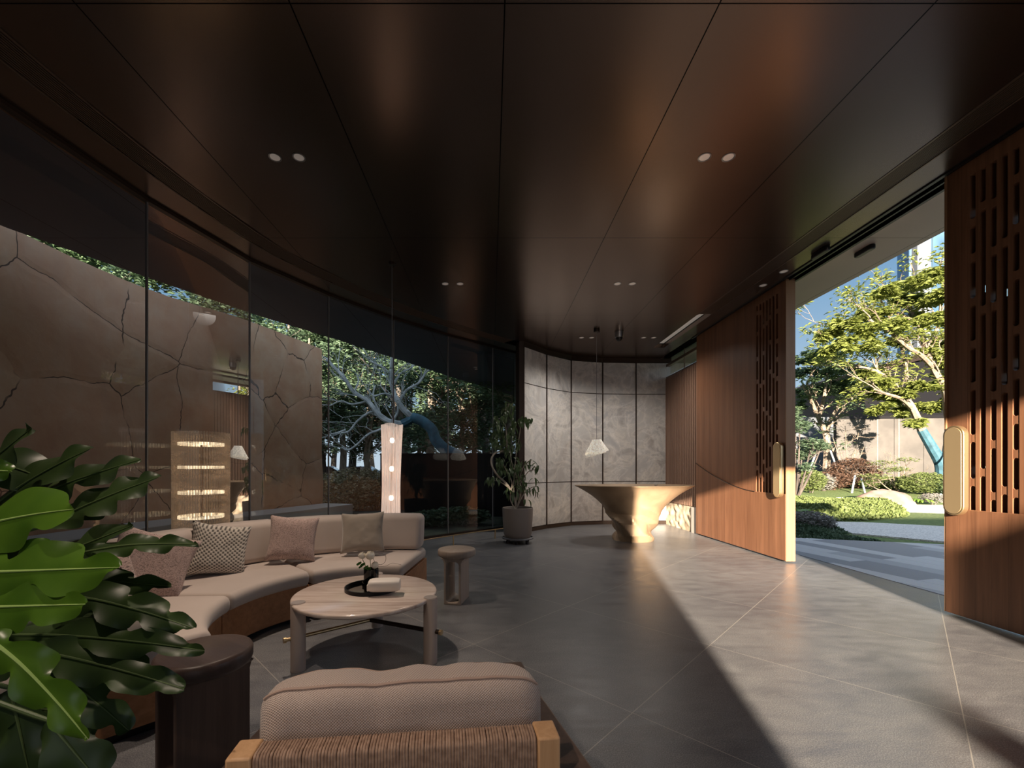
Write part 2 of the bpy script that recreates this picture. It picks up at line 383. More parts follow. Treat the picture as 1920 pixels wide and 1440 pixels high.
# ceiling air grille on the right (slats) and the one along the glass
def grille_straight():
    t = thing('air_grille', 'long straight brown air grille in the ceiling beside the sliding doors', 'air grille', (GRX0, 0, CEIL))
    fr = MB()
    fr.box(0, 0.012, -4.6, 7.1, -0.004, 0.05); fr.box(0.218, 0.23, -4.6, 7.1, -0.004, 0.05)
    fr.build('frame', 'bronze', t, smooth=False)
    sl = MB()
    for k in range(11): sl.box(0.022+k*0.018, 0.030+k*0.018, -4.6, 7.1, 0.002, 0.03)
    sl.build('slats', 'bronze', t, smooth=False)
    bk = MB(); bk.box(0.0, 0.23, -4.6, 7.1, 0.10, 0.14); bk.build('backing', 'black_metal', t, smooth=False)
grille_straight()
def grille_curved():
    t = thing('air_grille', 'curved brown air grille in the ceiling following the glass wall', 'air grille', (0, 0, 0))
    P = [V((x, y, 0)) for x, y in GL[:-1]]; P = [(p.x, p.y) for p in smooth_path(P, 5)]
    fr = MB(); band(fr, offset(P, 0.600), offset(P, 0.588), CEIL-0.004, CEIL+0.05); band(fr, offset(P, 0.372), offset(P, 0.36), CEIL-0.004, CEIL+0.05)
    fr.build('frame', 'bronze', t, smooth=False)
    sl = MB()
    for k in range(11): a = 0.385+k*0.019; band(sl, offset(P, a+0.008), offset(P, a), CEIL+0.002, CEIL+0.03)
    sl.build('slats', 'bronze', t, smooth=False)
    bk = MB(); band(bk, offset(P, 0.62), offset(P, 0.34), CEIL+0.10, CEIL+0.14); bk.build('backing', 'black_metal', t, smooth=False)
grille_curved()
# lit recess at the end of the straight grille
mb = MB(); mb.box(GRX0, GRX1, 7.11, 9.06, CEIL+0.10, CEIL+0.14); struct(mb.build('trim_1', mat('cove_light', (0.6, 0.55, 0.5), 0.6, emit=(1, 0.92, 0.82), es=0.13), smooth=False))
# door track
mb = MB(); mb.box(3.995, 4.03, -4, 8.4, CEIL-0.012, CEIL+0.12); mb.box(4.195, 4.23, -4, 10.2, CEIL-0.012, CEIL+0.12); mb.box(4.105, 4.125, 3.8, 5.8, CEIL-0.005, CEIL+0.12)
struct(mb.build('trim_2', 'black_metal', smooth=False))

# glass wall : every pane its own window
for i in range(1, len(GL)):
    a, b = V((GL[i-1][0], GL[i-1][1], 0)), V((GL[i][0], GL[i][1], 0)); d = (b-a); L = d.length; d.normalize(); nrm = V((d.y, -d.x, 0))
    mb = MB(); g = 0.006
    q = [a+d*g, b-d*g]
    mb.add([q[0]+V((0, 0, .045)), q[1]+V((0, 0, .045)), q[1]+V((0, 0, CEIL-.03)), q[0]+V((0, 0, CEIL-.03))], [(0, 1, 2, 3)])
    o = struct(mb.build('window_%d' % i, 'pane_glass', smooth=False))
    jt = MB(); T = Matrix.Translation(b) @ Matrix.Rotation(math.atan2(d.y, d.x), 4, 'Z')
    jt.box(-0.007, 0.007, -0.010, 0.010, 0.04, CEIL-0.02, T); jt.build('seal', 'grey_metal', o, smooth=False)
mb = MB(); band(mb, offset(GL, 0.035), offset(GL, -0.035), 0.0, 0.045); band(mb, offset(GL, 0.03), offset(GL, -0.03), CEIL-0.03, CEIL+0.02)
struct(mb.build('trim_3', 'dark_bronze', smooth=False))

# curved marble wall at the back
mb = MB(); tr = MB(); ZJ = [0.075, 1.0, 3.06, 3.80]
sw_back = offset(SW, -0.22)
for i in range(len(SW)-1):
    a, b = V((*SW[i], 0)), V((*SW[i+1], 0)); d = (b-a); L = d.length; d.normalize(); nrm = V((d.y, -d.x, 0)); T = Matrix.Translation(a) @ Matrix.Rotation(math.atan2(d.y, d.x), 4, 'Z')
    for k in range(3):
        mb.box(0.012, L-0.012, 0.0, 0.03, ZJ[k]+0.009, ZJ[k+1]-0.009, T)
    tr.box(-0.012, 0.014, -0.018, 0.05, 0, CEIL, T)
    tr.box(0, L, 0.012, 0.20, 0, CEIL, T)
    tr.box(0, L, -0.03, 0.05, 0, 0.07, T); tr.box(0, L, -0.02, 0.05, 3.80, CEIL, T)
d = (V(SW[1])-V(SW[0])).normalized()
tr.box(SW[0][0]-0.09, SW[0][0]+0.0, SW[0][1]-0.02, SW[0][1]+0.35, 0, CEIL)
struct(tr.build('trim_4', 'dark_bronze', smooth=False)); struct(mb.build('wall_back', 'grey_marble', smooth=False))
# right stub : slats, transom, rough stone plinth
mb = MB()
y = 8.36
while y < 9.93:
    mb.box(4.13, 4.17, y, y+0.055, 0.53, 3.42); y += 0.078
mb.box(4.165, 4.24, 8.33, 9.97, 0.53, 3.42); mb.box(4.10, 4.25, 8.30, 8.36, 0.53, 3.42)
struct(mb.build('wall_right', 'slat_wood', smooth=False))
mb = MB(); NX, NZ = 40, 16; rows = []
for j in range(NZ+1):
    rows.append([V((4.13+0.03*mnoise.noise(V((k*.21, j*.35, 3)))+0.008*mnoise.noise(V((k*.9, j*1.3, 5))), 8.62+(9.94-8.62)*k/NX, 0.52*j/NZ)) for k in range(NX+1)])
mb.grid(rows); mb.box(4.16, 4.26, 8.62, 9.94, 0, 0.519)
struct(mb.build('wall_right_plinth', 'rough_stone')).name = 'wall_right.001'
mb = MB(); mb.box(4.10, 4.26, 8.30, 8.615, 0, 0.52); struct(mb.build('trim_5', 'pale_ledge', smooth=False))
mb = MB(); mb.box(4.14, 4.22, 8.30, 9.94, 3.425, 3.46); mb.box(4.14, 4.22, 8.30, 9.94, 3.70, 3.76); mb.box(4.17, 4.19, 9.08, 9.1, 3.46, CEIL)
struct(mb.build('trim_6', 'bronze', smooth=False))
mb = MB(); mb.add([(4.18, 8.31, 3.46), (4.18, 9.94, 3.46), (4.18, 9.94, 3.89), (4.18, 8.31, 3.89)], [(0, 1, 2, 3)]); struct(mb.build('window_20', 'pane_glass', smooth=False))
# outer return wall seen through the transom and behind the stub
mb = MB(); mb.box(4.25, 4.35, 8.40, 10.2, 0, 3.42); struct(mb.build('wall_right.002', 'plaster', smooth=False))
# walls behind the camera, with unseen pieces added to shape the sunlight
mb = MB(); mb.box(4.05, 4.40, YS, -0.9, 0, CEIL); struct(mb.build('wall_right.003', 'slat_wood', smooth=False))
mb = MB(); mb.box(-3.4, -3.25, YS, -1.95, 0, CEIL); struct(mb.build('wall_left', 'plaster', smooth=False))
mb = MB()
XA, XB = 0.865-1.474, 3.22-1.474
mb.box(-5.5, XA, YS-0.25, YS, 0, CEIL); mb.box(XB, XB+0.145, YS-0.25, YS, 0, 2.75)  # the narrow post is added, unseen, to cast shade by the right door
Tm = Matrix(((1, 0, 0, 0), (0, 0, -1, YS), (0, 1, 0, 0), (0, 0, 0, 1)))
mb.prism([(XB, 2.75), (XB+0.9, 2.66), (XB+0.9, CEIL), (XB+0.62, CEIL)], 0, 0.25, Tm)  # unseen wedge, its slant shaped to cut the sunlight on the right door
mb.box(2.3, 14.0, YS-0.25, YS, 0, 3.75)  # unseen run past the room, its height set to shade the paving
struct(mb.build('wall_front', 'plaster', smooth=False))
mb = MB(); mb.box(-22, -3.3, YS-2.3, YS-2.0, 0, 9.5); struct(mb.build('wall_front.001', 'plaster', smooth=False))  # unseen high wall added to keep the sun off the left side
mb = MB(); mb.cyl(1.98-0.22*14, -14.0, -0.05, 3.42, 0.15); tag(mb.build('shadow_post', 'plaster'), 'slim unseen post added outside behind the viewpoint to shade the floor', 'post')  # unseen; added to cast the soft shadow band on the floor

def rebase(t, loc, rz=0):
    """children were built in world coordinates: move the empty to the thing's base and keep them in place"""
    Mx = Matrix.Translation(V(loc)) @ Matrix.Rotation(rz, 4, 'Z'); inv = Mx.inverted()
    t.location = loc; t.rotation_euler = (0, 0, rz); done = set()
    def rec(o):
        for c in o.children:
            if c.data and c.data.name not in done: c.data.transform(inv); done.add(c.data.name)
            rec(c)
    bpy.context.view_layer.update(); rec(t)

# ------------------------------------------------------------------ sliding doors
def stadium(cy, cz, w, h, n=8):
    r = w/2; pts = []
    for k in range(n+1): a = PI*k/n; pts.append((cy+r*math.cos(a), cz+h/2-r+r*math.sin(a)))
    for k in range(n+1): a = PI+PI*k/n; pts.append((cy+r*math.cos(a), cz-h/2+r+r*math.sin(a)))
    return pts
def TX(x):   # maps prism (u,v,w) -> (x-w, u, v): outline in the Y-Z plane, growing towards -X
    return Matrix(((0, 0, -1, x), (1, 0, 0, 0), (0, 1, 0, 0), (0, 0, 0, 1)))
def door(name, y0, y1, handle_at, seed, label_handle, curve=True):
    """y0..y1 span; handle_at is the free edge ('lo' or 'hi')"""
    rnd = random.Random(seed)
    t = bpy.data.objects.new(name, None); COL.objects.link(t); struct(t)
    X0, X1 = XD, XD+0.13; zb, zt = 0.025, CEIL+0.02
    W = y1-y0; sgn = 1 if handle_at == 'lo' else -1; edge = y0 if sgn > 0 else y1
    LA, LB = 0.16, (0.68 if handle_at == 'lo' else 2.0)       # lattice field, measured from the free edge
    def yy(u): return edge+sgn*u
    def bx(mb, xa, xb, ua, ub, za, zb_): a, b = sorted((yy(ua), yy(ub))); mb.box(xa, xb, a, b, za, zb_)
    ZL, ZT = 0.95, 3.80
    p = MB()
    bx(p, X0+0.016, X1, 0.0, LA, ZL, zt); bx(p, X0+0.016, X1, LB, W, ZL-0.1, zt)
    bx(p, X0+0.016, X1, LA, LB, ZT, zt)
    bx(p, X0+0.016, X1, 0, W, zb, ZL)
    p.build('upper_panel', 'door_wood', t, smooth=False)
    # proud lower panel with a curved top edge
    top = []
    if curve:
        for k in range(25):
            u = LB + (W-LB)*k/24; top.append((yy(u), ZL+0.0+0.46*((k/24.0)**1.6)))
    else: top = [(yy(LB), ZL), (yy(W), ZL)]
    poly = [(yy(0), ZL)]+top+[(yy(W), zb), (yy(0), zb)]
    lp = MB(); lp.prism(poly, 0, 0.018, TX(X0+0.018)); lp.build('lower_panel', 'door_wood', t, smooth=False, bevel=0.004, seg=2)
    if curve: MB().tube([V((X0+0.001, p_[0], p_[1])) for p_ in top], 0.007, 6).build('groove', 'dark_bronze', t)
    # lattice: upright ribs bridged at staggered heights
    la = MB(); pitch = 0.072; nr = int((LB-LA)/pitch); pitch = (LB-LA)/nr; rw = 0.031
    cols = []
    for k in range(nr+1):
        u = LA+pitch*k; bx(la, X0+0.018, X0+0.062, u-rw/2, u+rw/2, ZL, ZT)
        if k < nr:
            z = ZL+(0.03 if k % 2 else 0.0)+rnd.uniform(0.1, 0.4); holes = []
            while z < ZT-0.1:
                # bridge with rounded undersides
                ua, ub = u+rw/2, u+pitch-rw/2; c = (ub-ua); h = 0.03
                pts = [(yy(ua), z-h-c*.45), (yy(ua), z+h+c*.45)]
                arc1 = [(yy((ua+ub)/2-c/2*math.cos(PI*q/8)), z+h+c*.45-c*.45*math.sin(PI*q/8)) for q in range(9)]
                arc2 = [(yy((ua+ub)/2+c/2*math.cos(PI*q/8)), z-h-c*.45+c*.45*math.sin(PI*q/8)) for q in range(9)]
                la.prism(arc1+arc2, 0, 0.040, TX(X0+0.060))
                holes.append(z); z += rnd.uniform(0.26, 0.46) if k % 2 == 0 else rnd.uniform(0.8, 1.5)
            cols.append((u, holes))
    la.build('lattice', 'door_wood', t, smooth=False)
    # solid back of the field, pierced by little glazed windows
    bk = MB(); gz = []
    for (u, holes) in cols:
        zc = ZL
        for h in holes:
            if rnd.random() < 0.42 and h+0.16 < ZT:
                za, zb2 = h+0.07, h+0.135
                bx(bk, X1-0.035, X1-0.012, u, u+pitch, zc, za); zc = zb2; gz.append((u, za, zb2))
        bx(bk, X1-0.035, X1-0.012, u, u+pitch, zc, ZT)
    bk.build('back_board', 'dark_wood', t, smooth=False)
    for (u, za, zb2) in gz:
        g = MB(); bx(g, X1-0.024, X1-0.022, u+0.004, u+pitch-0.004, za, zb2); g.build('glass_inset', 'clear_glass', t, smooth=False)
    # edge facing the opening
    e = MB(); bx(e, X0+0.002, X1, -0.012, 0.0, zb, zt); e.build('edge', 'door_edge_wood', t, smooth=False)
    # brass pull
    hm = MB(); hw = 0.165; cy = yy(0.022+hw/2); zc = 1.285
    hm.prism(stadium(cy, zc, hw, 0.78, 12), 0, 0.05, TX(X0+0.0)); h = hm.build('handle', 'brass', t, bevel=0.006)
    fc = MB(); fc.prism(stadium(cy, zc, hw-0.03, 0.75, 12), 0, 0.004, TX(X0-0.0495)); fc.build('face', 'brass_face', h, bevel=0.002)
    md = MB(); md.box(X0+0.03, X1-0.02, y0+0.02, y1-0.02, zb+0.0, zb+0.001)
    rebase(t, (X0, edge, 0)); return t
door('door_1', 5.82, 8.36, 'lo', 3, '')
door('door_2', 1.1, 3.77, 'hi', 11, '')

# ------------------------------------------------------------------ ceiling fittings
def spot(loc, en, size=50, col=(1, 0.80, 0.64), blend=0.5, tgt=None, rad=0.03):
    l = bpy.data.lights.new('downlight_beam', 'SPOT'); l.energy = en; l.spot_size = R(size); l.spot_blend = blend; l.color = col; l.shadow_soft_size = rad
    o = bpy.data.objects.new('downlight_beam', l); COL.objects.link(o); o.location = loc
    if tgt: o.rotation_euler = (V(tgt)-V(loc)).to_track_quat('-Z', 'Y').to_euler()
    return o
mat('lamp_glow', (0.9, 0.8, 0.7), 0.4, emit=(1, 0.80, 0.66), es=1.1)
mat('lamp_dim', (0.8, 0.72, 0.65), 0.3, 0.6, emit=(1, 0.85, 0.75), es=0.10)
def downlight(x, y, label, group):
    t = thing('recessed_downlight', label, 'downlight', (0, 0, 0), group=group)
    T = Matrix.Translation((x, y, CEIL))
    MB().lathe([(0.052, 0.004), (0.052, -0.003), (0.044, -0.004), (0.040, 0.0)], 28, T, cap=False).build('trim_ring', 'steel', t)
    MB().lathe([(0.041, 0.002), (0.040, -0.001), (0.030, -0.0015), (0.004, -0.001)], 28, T).build('lamp', 'lamp_dim', t)
    rebase(t, (x, y, CEIL-0.004)); return t
pairs = [((-1.80, -1.60), 3.517, 'nearest left pair, above the curved sofa'), ((1.785, 1.985), 3.517, 'nearest right pair in the ceiling'),
         ((-0.637, -0.43), 5.92, 'left pair in the middle row'), ((1.783, 1.99), 5.92, 'right pair in the middle row'),
         ((1.80, 2.00), 8.35, 'farthest pair beside the pendant cord'), ((3.03, 3.23), 8.35, 'farthest pair right of the dome camera'),
         ((-1.80, -1.60), 1.127, 'pair above the big green leaves'), ((-1.80, -1.60), -1.263, 'pair just behind the viewpoint'),
         ((3.86, 3.86), 5.55, 'pair between the grille and door track')]
for (xs, yv, lb) in pairs:
    for k in (0, 1):
        yq = yv+(0.42*k if xs[0] == xs[1] else 0)
        side = ('left' if k == 0 else 'right') if xs[0] != xs[1] else ('nearer' if k == 0 else 'farther')
        downlight(xs[k], yq, '%s recessed downlight of the %s' % (side, lb), 'recessed downlights in the ceiling')
LEFT = spot((-1.70, 3.517, 3.88), 330, 62, blend=0.9, tgt=(-1.5, 3.3, 0), rad=0.045)
spot((-1.70, 1.13, 3.88), 170, 64, blend=0.9, tgt=(-1.1, 1.4, 0))
WARM = (1, 0.92, 0.84)
for (x_, y_, e_) in ((-0.53, 5.92, 90), (1.9, 8.35, 220), (3.13, 8.35, 190)):
    spot((x_, y_, 3.87), e_, 150, WARM, 1.0, (x_, y_, 0), 0.16)
spot((-1.70, -1.26, 3.88), 260, 34, blend=0.9, tgt=(-0.3, 1.15, 0.55))
# dome camera
t = thing('dome_camera', 'dark glass dome security camera under the ceiling on a panel joint', 'security camera')
T = Matrix.Translation((2.44, 8.0, 0))
MB().lathe([(0.085, CEIL), (0.085, CEIL-0.03), (0.075, CEIL-0.11)], 28, T).build('housing', 'steel', t, bevel=0.004)
MB().lathe([(0.068, CEIL-0.112)]+[(0.068*math.cos(a), CEIL-0.112-0.068*math.sin(a)) for a in (0.3, .6, .9, 1.2, 1.45)], 28, T).build('dome', 'black_metal', t)
rebase(t, (2.44, 8.0, CEIL-0.18))
# door sensors
for (x, y, lb) in ((3.93, 5.02, 'black door sensor on the ceiling inside the door track'), (4.42, 4.98, 'black door sensor on the beige outdoor soffit')):
    mb = MB(); mb.prism(stadium(0, 0, 0.075, 0.25, 8), 0, 0.055, Matrix.Translation((x, y, CEIL-0.055)))
    tag(mb.build('motion_sensor', 'black_metal', bevel=0.012, seg=3), lb, 'sensor')
# pendant lamp
def m_shade(name, c, es, streak, transp):
    m = bpy.data.materials.new(name); m.use_nodes = True; nt = m.node_tree; b = nt.nodes['Principled BSDF']; o = nt.nodes['Material Output']
    n = nz(nt, coords(nt, streak), 1.0, 6, 0.7, 0.4)
    col = ramp(nt, n.outputs[0], [(0.35, tuple(x*0.55 for x in c)), (0.62, c)])
    nt.links.new(col, b.inputs['Base Color']); nt.links.new(col, b.inputs['Emission Color']); b.inputs['Emission Strength'].default_value = es
    b.inputs['Roughness'].default_value = 0.8
    tr = nt.nodes.new('ShaderNodeBsdfTransparent'); mx = nt.nodes.new('ShaderNodeMixShader')
    f = ramp(nt, n.outputs[0], [(0.4, (transp[1],)*3), (0.6, (transp[0],)*3)])
    nt.links.new(f, mx.inputs[0]); nt.links.new(b.outputs[0], mx.inputs[1]); nt.links.new(tr.outputs[0], mx.inputs[2]); nt.links.new(mx.outputs[0], o.inputs[0])
    M[name] = m
m_shade('pendant_shade', (0.95, 0.88, 0.76), 0.35, (30, 30, 30), (0.0, 0.06))
m_shade('column_shade', (1.0, 0.80, 0.68), 0.58, (60, 60, 1.6), (0.12, 0.42))
t = thing('pendant_lamp', 'small pleated cream pendant lamp hanging over the bronze reception counter', 'pendant lamp')
px_, py_ = 1.98, 7.87
MB().cyl(px_, py_, CEIL-0.05, CEIL, 0.055, 24).build('canopy', 'dark_bronze', t, bevel=0.006)
MB().tube([(px_, py_, CEIL-0.04), (px_, py_, 1.84)], 0.004, 6).build('cord', 'grey_metal', t)
sh = MB(); rows = []
for (r, z, wav) in ((0.08, 1.845, .1), (0.13, 1.75, .35), (0.175, 1.67, .7), (0.215, 1.60, 1.0)):
    row = []
    for k in range(48):
        a = 2*PI*k/48; rr = r*(1+0.035*wav*math.sin(10*a)); row.append(V((px_+rr*math.cos(a), py_+rr*math.sin(a), z+(0.03*math.sin(a*2+1.0)-0.045*math.cos(a+0.5)*-1)*wav*0.9)))
    rows.append(row)
sh.grid(rows, closed=True); sh.build('shade', 'pendant_shade', t)
in_ = MB(); rows = []
for (r, z) in ((0.10, 1.72), (0.15, 1.64), (0.19, 1.57)):
    rows.append([V((px_-0.015+r*math.cos(2*PI*k/40), py_+r*math.sin(2*PI*k/40), z-0.05*math.cos(2*PI*k/40+0.3)*-1*(r/0.19)-0.01)) for k in range(40)])
in_.grid(rows, closed=True); in_.build('inner_shade', 'pendant_shade', t)
MB().lathe([(0.004, 1.65), (0.03, 1.67), (0.035, 1.70), (0.02, 1.75)], 20, Matrix.Translation((px_, py_, 0))).build('bulb', 'lamp_glow', t)
rebase(t, (px_, py_, 1.54))

# tall cloth column lamp hanging behind the sofa
mat('bulb_glow', (1, .9, .8), 0.4, emit=(1, 0.86, 0.66), es=9)
t = thing('column_lamp', 'tall pleated cream cloth column lamp hanging lit behind the sofa', 'lamp')
cx, cy = (735-PX0)/FPX*5.35, 5.35
rows = []
for j in range(31):
    z = 1.86-1.5*j/30; r = 0.112+0.022*abs((j/30-0.55)/0.55)**1.6
    if j == 0: r = 0.134
    rows.append([V((cx+(r*(1+0.03*math.sin(18*a+0.15*j)))*math.cos(a)-0.02*(j/30), cy+(r*(1+0.03*math.sin(18*a+0.15*j)))*math.sin(a), z+0.01*math.sin(3*a))) for a in [2*PI*k/72 for k in range(72)]])
sh = MB(); sh.grid(rows, closed=True); sh.build('shade', 'column_shade', t)
MB().tube([(cx, cy, 1.85), (cx, cy, CEIL)], 0.004, 6).build('cord', 'grey_metal', t)
MB().cyl(cx, cy, CEIL-0.02, CEIL, 0.04).build('canopy', 'dark_bronze', t)
MB().tube([(cx, cy, 1.86), (cx-0.02, cy, 0.40)], 0.008, 8).build('stem', 'brass', t)
for k, z in enumerate((1.66, 1.30, 0.93, 0.58)):
    MB().lathe([(0.004, z-.035), (0.022, z-.027), (0.03, z), (0.022, z+.027), (0.004, z+.035)], 20, Matrix.Translation((cx-0.005*k, cy, 0))).build('bulb', 'bulb_glow', t)
rebase(t, (cx, cy, 0.36))
# ribbed glass column with four glowing rings
m_shade('glass_rods', (0.55, 0.40, 0.27), 0.14, (3, 3, 14), (0.45, 0.80))
m_shade('ring_glow', (1.0, 0.80, 0.52), 2.2, (45, 45, 10), (0.0, 0.55))
t = thing('glass_column_lamp', 'translucent ribbed glass column lamp with four glowing rings by the glass wall', 'lamp')
cx, cy = (378-PX0)/FPX*4.22, 4.22
rd = MB()
for k in range(64):
    a = 2*PI*k/64; r = 0.235+0.006*math.sin(5*a); x, y = cx+r*math.cos(a), cy+r*math.sin(a)
    rd.tube([(x, y, 0.03), (x+0.004*math.sin(k), y, 0.9), (x, y, 1.66)], 0.0085, 6)
rd.build('glass_rods', 'glass_rods', t)
for k, z in enumerate((1.545, 1.315, 1.065, 0.825)):
    rows = [[V((cx+r*math.cos(2*PI*q/48), cy+r*math.sin(2*PI*q/48), zz)) for q in range(48)] for (r, zz) in ((0.180, z+0.015), (0.195, z+0.015), (0.195, z-0.015), (0.180, z-0.015))]
    MB().grid(rows, closed=True).build('light_ring', 'ring_glow', t)
MB().cyl(cx, cy, 0, 0.03, 0.25, 40, 0.006).build('base', 'bronze', t)
MB().tube([(cx, cy, 0.03), (cx, cy, 1.6)], 0.010, 10).build('stem', 'bronze', t)
rebase(t, (cx, cy, 0))
# low brass rail along the glass
t = thing('low_rail', 'low brass barrier rail on short posts along the foot of the glass wall', 'rail')
rp = offset([(x, y) for x, y in GL[4:]], 0.86)
rp = [V((p[0], p[1], 0.17)) for p in rp][:-1]
P = smooth_path(rp, 6); MB().tube(P, 0.009, 8).build('bar', 'brass', t)
for (x, y) in ((-0.876, 7.28), (-0.03, 8.02)):
    q = min(P, key=lambda p: (p.x-x)**2+(p.y-y)**2)
    MB().tube([(q.x, q.y, 0), (q.x, q.y, 0.172)], 0.012, 8).build('post', 'brass', t)
for q in (P[3], P[10], P[16]): MB().tube([(q.x, q.y, 0), (q.x, q.y, 0.172)], 0.012, 8).build('post', 'brass', t)
rebase(t, (-0.876, 7.28, 0))

# ------------------------------------------------------------------ reception counter
def counter():
    t = thing('reception_counter', 'flared sculptural bronze reception counter with a faceted narrow base', 'counter')
    cx, cy = 2.63, 7.72; ZT = 0.985; n = 96; J = 40; rows = []
    rnd = random.Random(5)
    fan = 11; fac = [[rnd.uniform(-1, 1)*(0.4 if q_ > 3 else 1) for _ in range(fan)] for q_ in range(8)]
    for j in range(J+1):
        s = j/J; z = ZT*s
        # flare profile: half width at the base 0.36, at the top 1.07
        fx = 0.355+0.02*s+0.70*(s**2.9) if s < 1 else 1.075; fy = 0.30+0.02*s+0.30*(s**2.5)
        fx = 0.36+0.05*s+0.665*(s**3.0); fy = 0.31+0.03*s+0.24*(s**2.6)
        row = []
        for k in range(n):
            a = 2*PI*k/n; amp = max(0.0, min(1, s/0.12))*max(0.0, 1-s/0.72)*0.10
            # faceting: piecewise linear bumps over a coarse triangle lattice
            u = (a/(2*PI)*fan+s*3.0) % fan; i0 = int(u) % fan; fu = u-int(u); v = s*6; j0 = min(int(v), 6); fv = v-j0
            g00, g10, g01, g11 = fac[j0][i0], fac[j0][(i0+1) % fan], fac[j0+1][i0], fac[j0+1][(i0+1) % fan]
            h = g00+(g10-g00)*fu+(g01-g00)*fv if fu+fv < 1 else g11+(g01-g11)*(1-fu)+(g10-g11)*(1-fv)
            k_ = 1+h*amp/0.36*1.3
            row.append(V((cx-0.02*(1-s)+fx*math.cos(a)*k_, cy+fy*math.sin(a)*k_, z)))
        rows.append(row)
    mb = MB(); mb.grid(rows, closed=True); mb.build('body', 'counter_bronze', t, angle=5)
    tp = MB(); rows = []
    for (dx, z) in ((0, ZT-0.004), (0.008, ZT+0.002), (0.006, ZT+0.014), (-0.01, ZT+0.018), (-0.1, ZT+0.012)):
        rows.append([V((cx+(1.075+dx)*math.cos(2*PI*k/n), cy+(0.58+dx)*math.sin(2*PI*k/n), z)) for k in range(n)])
    tp.grid(rows, closed=True); tp.f.append(tuple(4*n+k for k in range(n))); tp.build('top', 'counter_bronze', t)
    rebase(t, (cx, cy, 0))
m, nt, b = new_mat('counter_bronze'); n_ = nz(nt, coords(nt), 3, 4, 0.5, 0.5)
nt.links.new(ramp(nt, n_.outputs[0], [(0.35, (0.34, 0.235, 0.145)), (0.65, (0.44, 0.31, 0.195))]), b.inputs['Base Color']); b.inputs['Metallic'].default_value = 0.45; b.inputs['Roughness'].default_value = 0.40
M['counter_bronze'] = m
counter()
mb = MB(); mb.lathe([(0.02, 1.0), (0.03, 1.01), (0.03, 1.018), (0.01, 1.022)], 20, Matrix.Translation((2.98, 7.6, 0.001))); tag(mb.build('small_dish', 'white_plastic'), 'tiny white dish lying on the right of the counter top', 'dish')

# ------------------------------------------------------------------ fabrics
def m_fabric(name, c1, c2, kind='plain', scale=60, rough=0.9, bs=0.3):
    m, nt, b = new_mat(name)
    co = coords(nt)
    n = nz(nt, co, 2.2, 4)
    base = ramp(nt, n.outputs[0], [(0.3, c1), (0.7, c2)])
    b.inputs['Roughness'].default_value = rough; b.inputs['Sheen Weight'].default_value = 0.25; b.inputs['Specular IOR Level'].default_value = 0.25
    if kind == 'plain':
        h = nz(nt, co, scale*6, 2).outputs[0]; bump(nt, b, h, bs*0.3, 0.001)
    elif kind == 'weave':      # basket of light threads over dark gaps
        s = nt.nodes.new('ShaderNodeSeparateXYZ'); nt.links.new(co, s.inputs[0])
        a = mth(nt, 'SINE', mth(nt, 'MULTIPLY', mth(nt, 'ADD', s.outputs[0], mth(nt, 'MULTIPLY', s.outputs[1], 0.5)), scale*6.283)); c = mth(nt, 'SINE', mth(nt, 'MULTIPLY', mth(nt, 'ADD', s.outputs[2], s.outputs[1]), scale*6.283))
        h = mth(nt, 'MULTIPLY', a, c); hh = mth(nt, 'ADD', mth(nt, 'MULTIPLY', h, 0.5), 0.5)
        base = mix(nt, ramp(nt, hh, [(0.28, (0, 0, 0)), (0.55, (1, 1, 1))]), tuple(x*(0.22 if scale < 60 else 0.5) for x in c1), base); bump(nt, b, hh, bs, 0.004)
    elif kind == 'tweed':
        n3 = nz(nt, coords(nt, (scale*0.6, scale*0.6, scale*1.6)), 2.5, 3, 0.8); 
        base = mix(nt, ramp(nt, n3.outputs[0], [(0.38, (0, 0, 0)), (0.52, (1, 1, 1))]), tuple(x*0.28 for x in c1), base); bump(nt, b, n3.outputs[0], bs, 0.006)
    nt.links.new(base, b.inputs['Base Color']); M[name] = m
m_fabric('sofa_leather', (0.47, 0.395, 0.345), (0.54, 0.455, 0.40), 'plain', 60, 0.62)
m_fabric('pink_tweed', (0.52, 0.375, 0.33), (0.62, 0.46, 0.41), 'tweed', 70, bs=0.8)
m_fabric('grey_weave', (0.50, 0.45, 0.385), (0.60, 0.54, 0.47), 'weave', 30, bs=0.8)
m_fabric('taupe_velvet', (0.25, 0.215, 0.175), (0.33, 0.285, 0.24), 'plain', 30)
m_fabric('stripe_cloth', (0.45, 0.32, 0.28), (0.58, 0.42, 0.37), 'tweed', 30)
m_fabric('chair_weave', (0.58, 0.47, 0.42), (0.68, 0.56, 0.50), 'weave', 120, bs=0.5)
m_fabric('chair_welt', (0.42, 0.30, 0.25), (0.46, 0.34, 0.28), 'plain', 30)

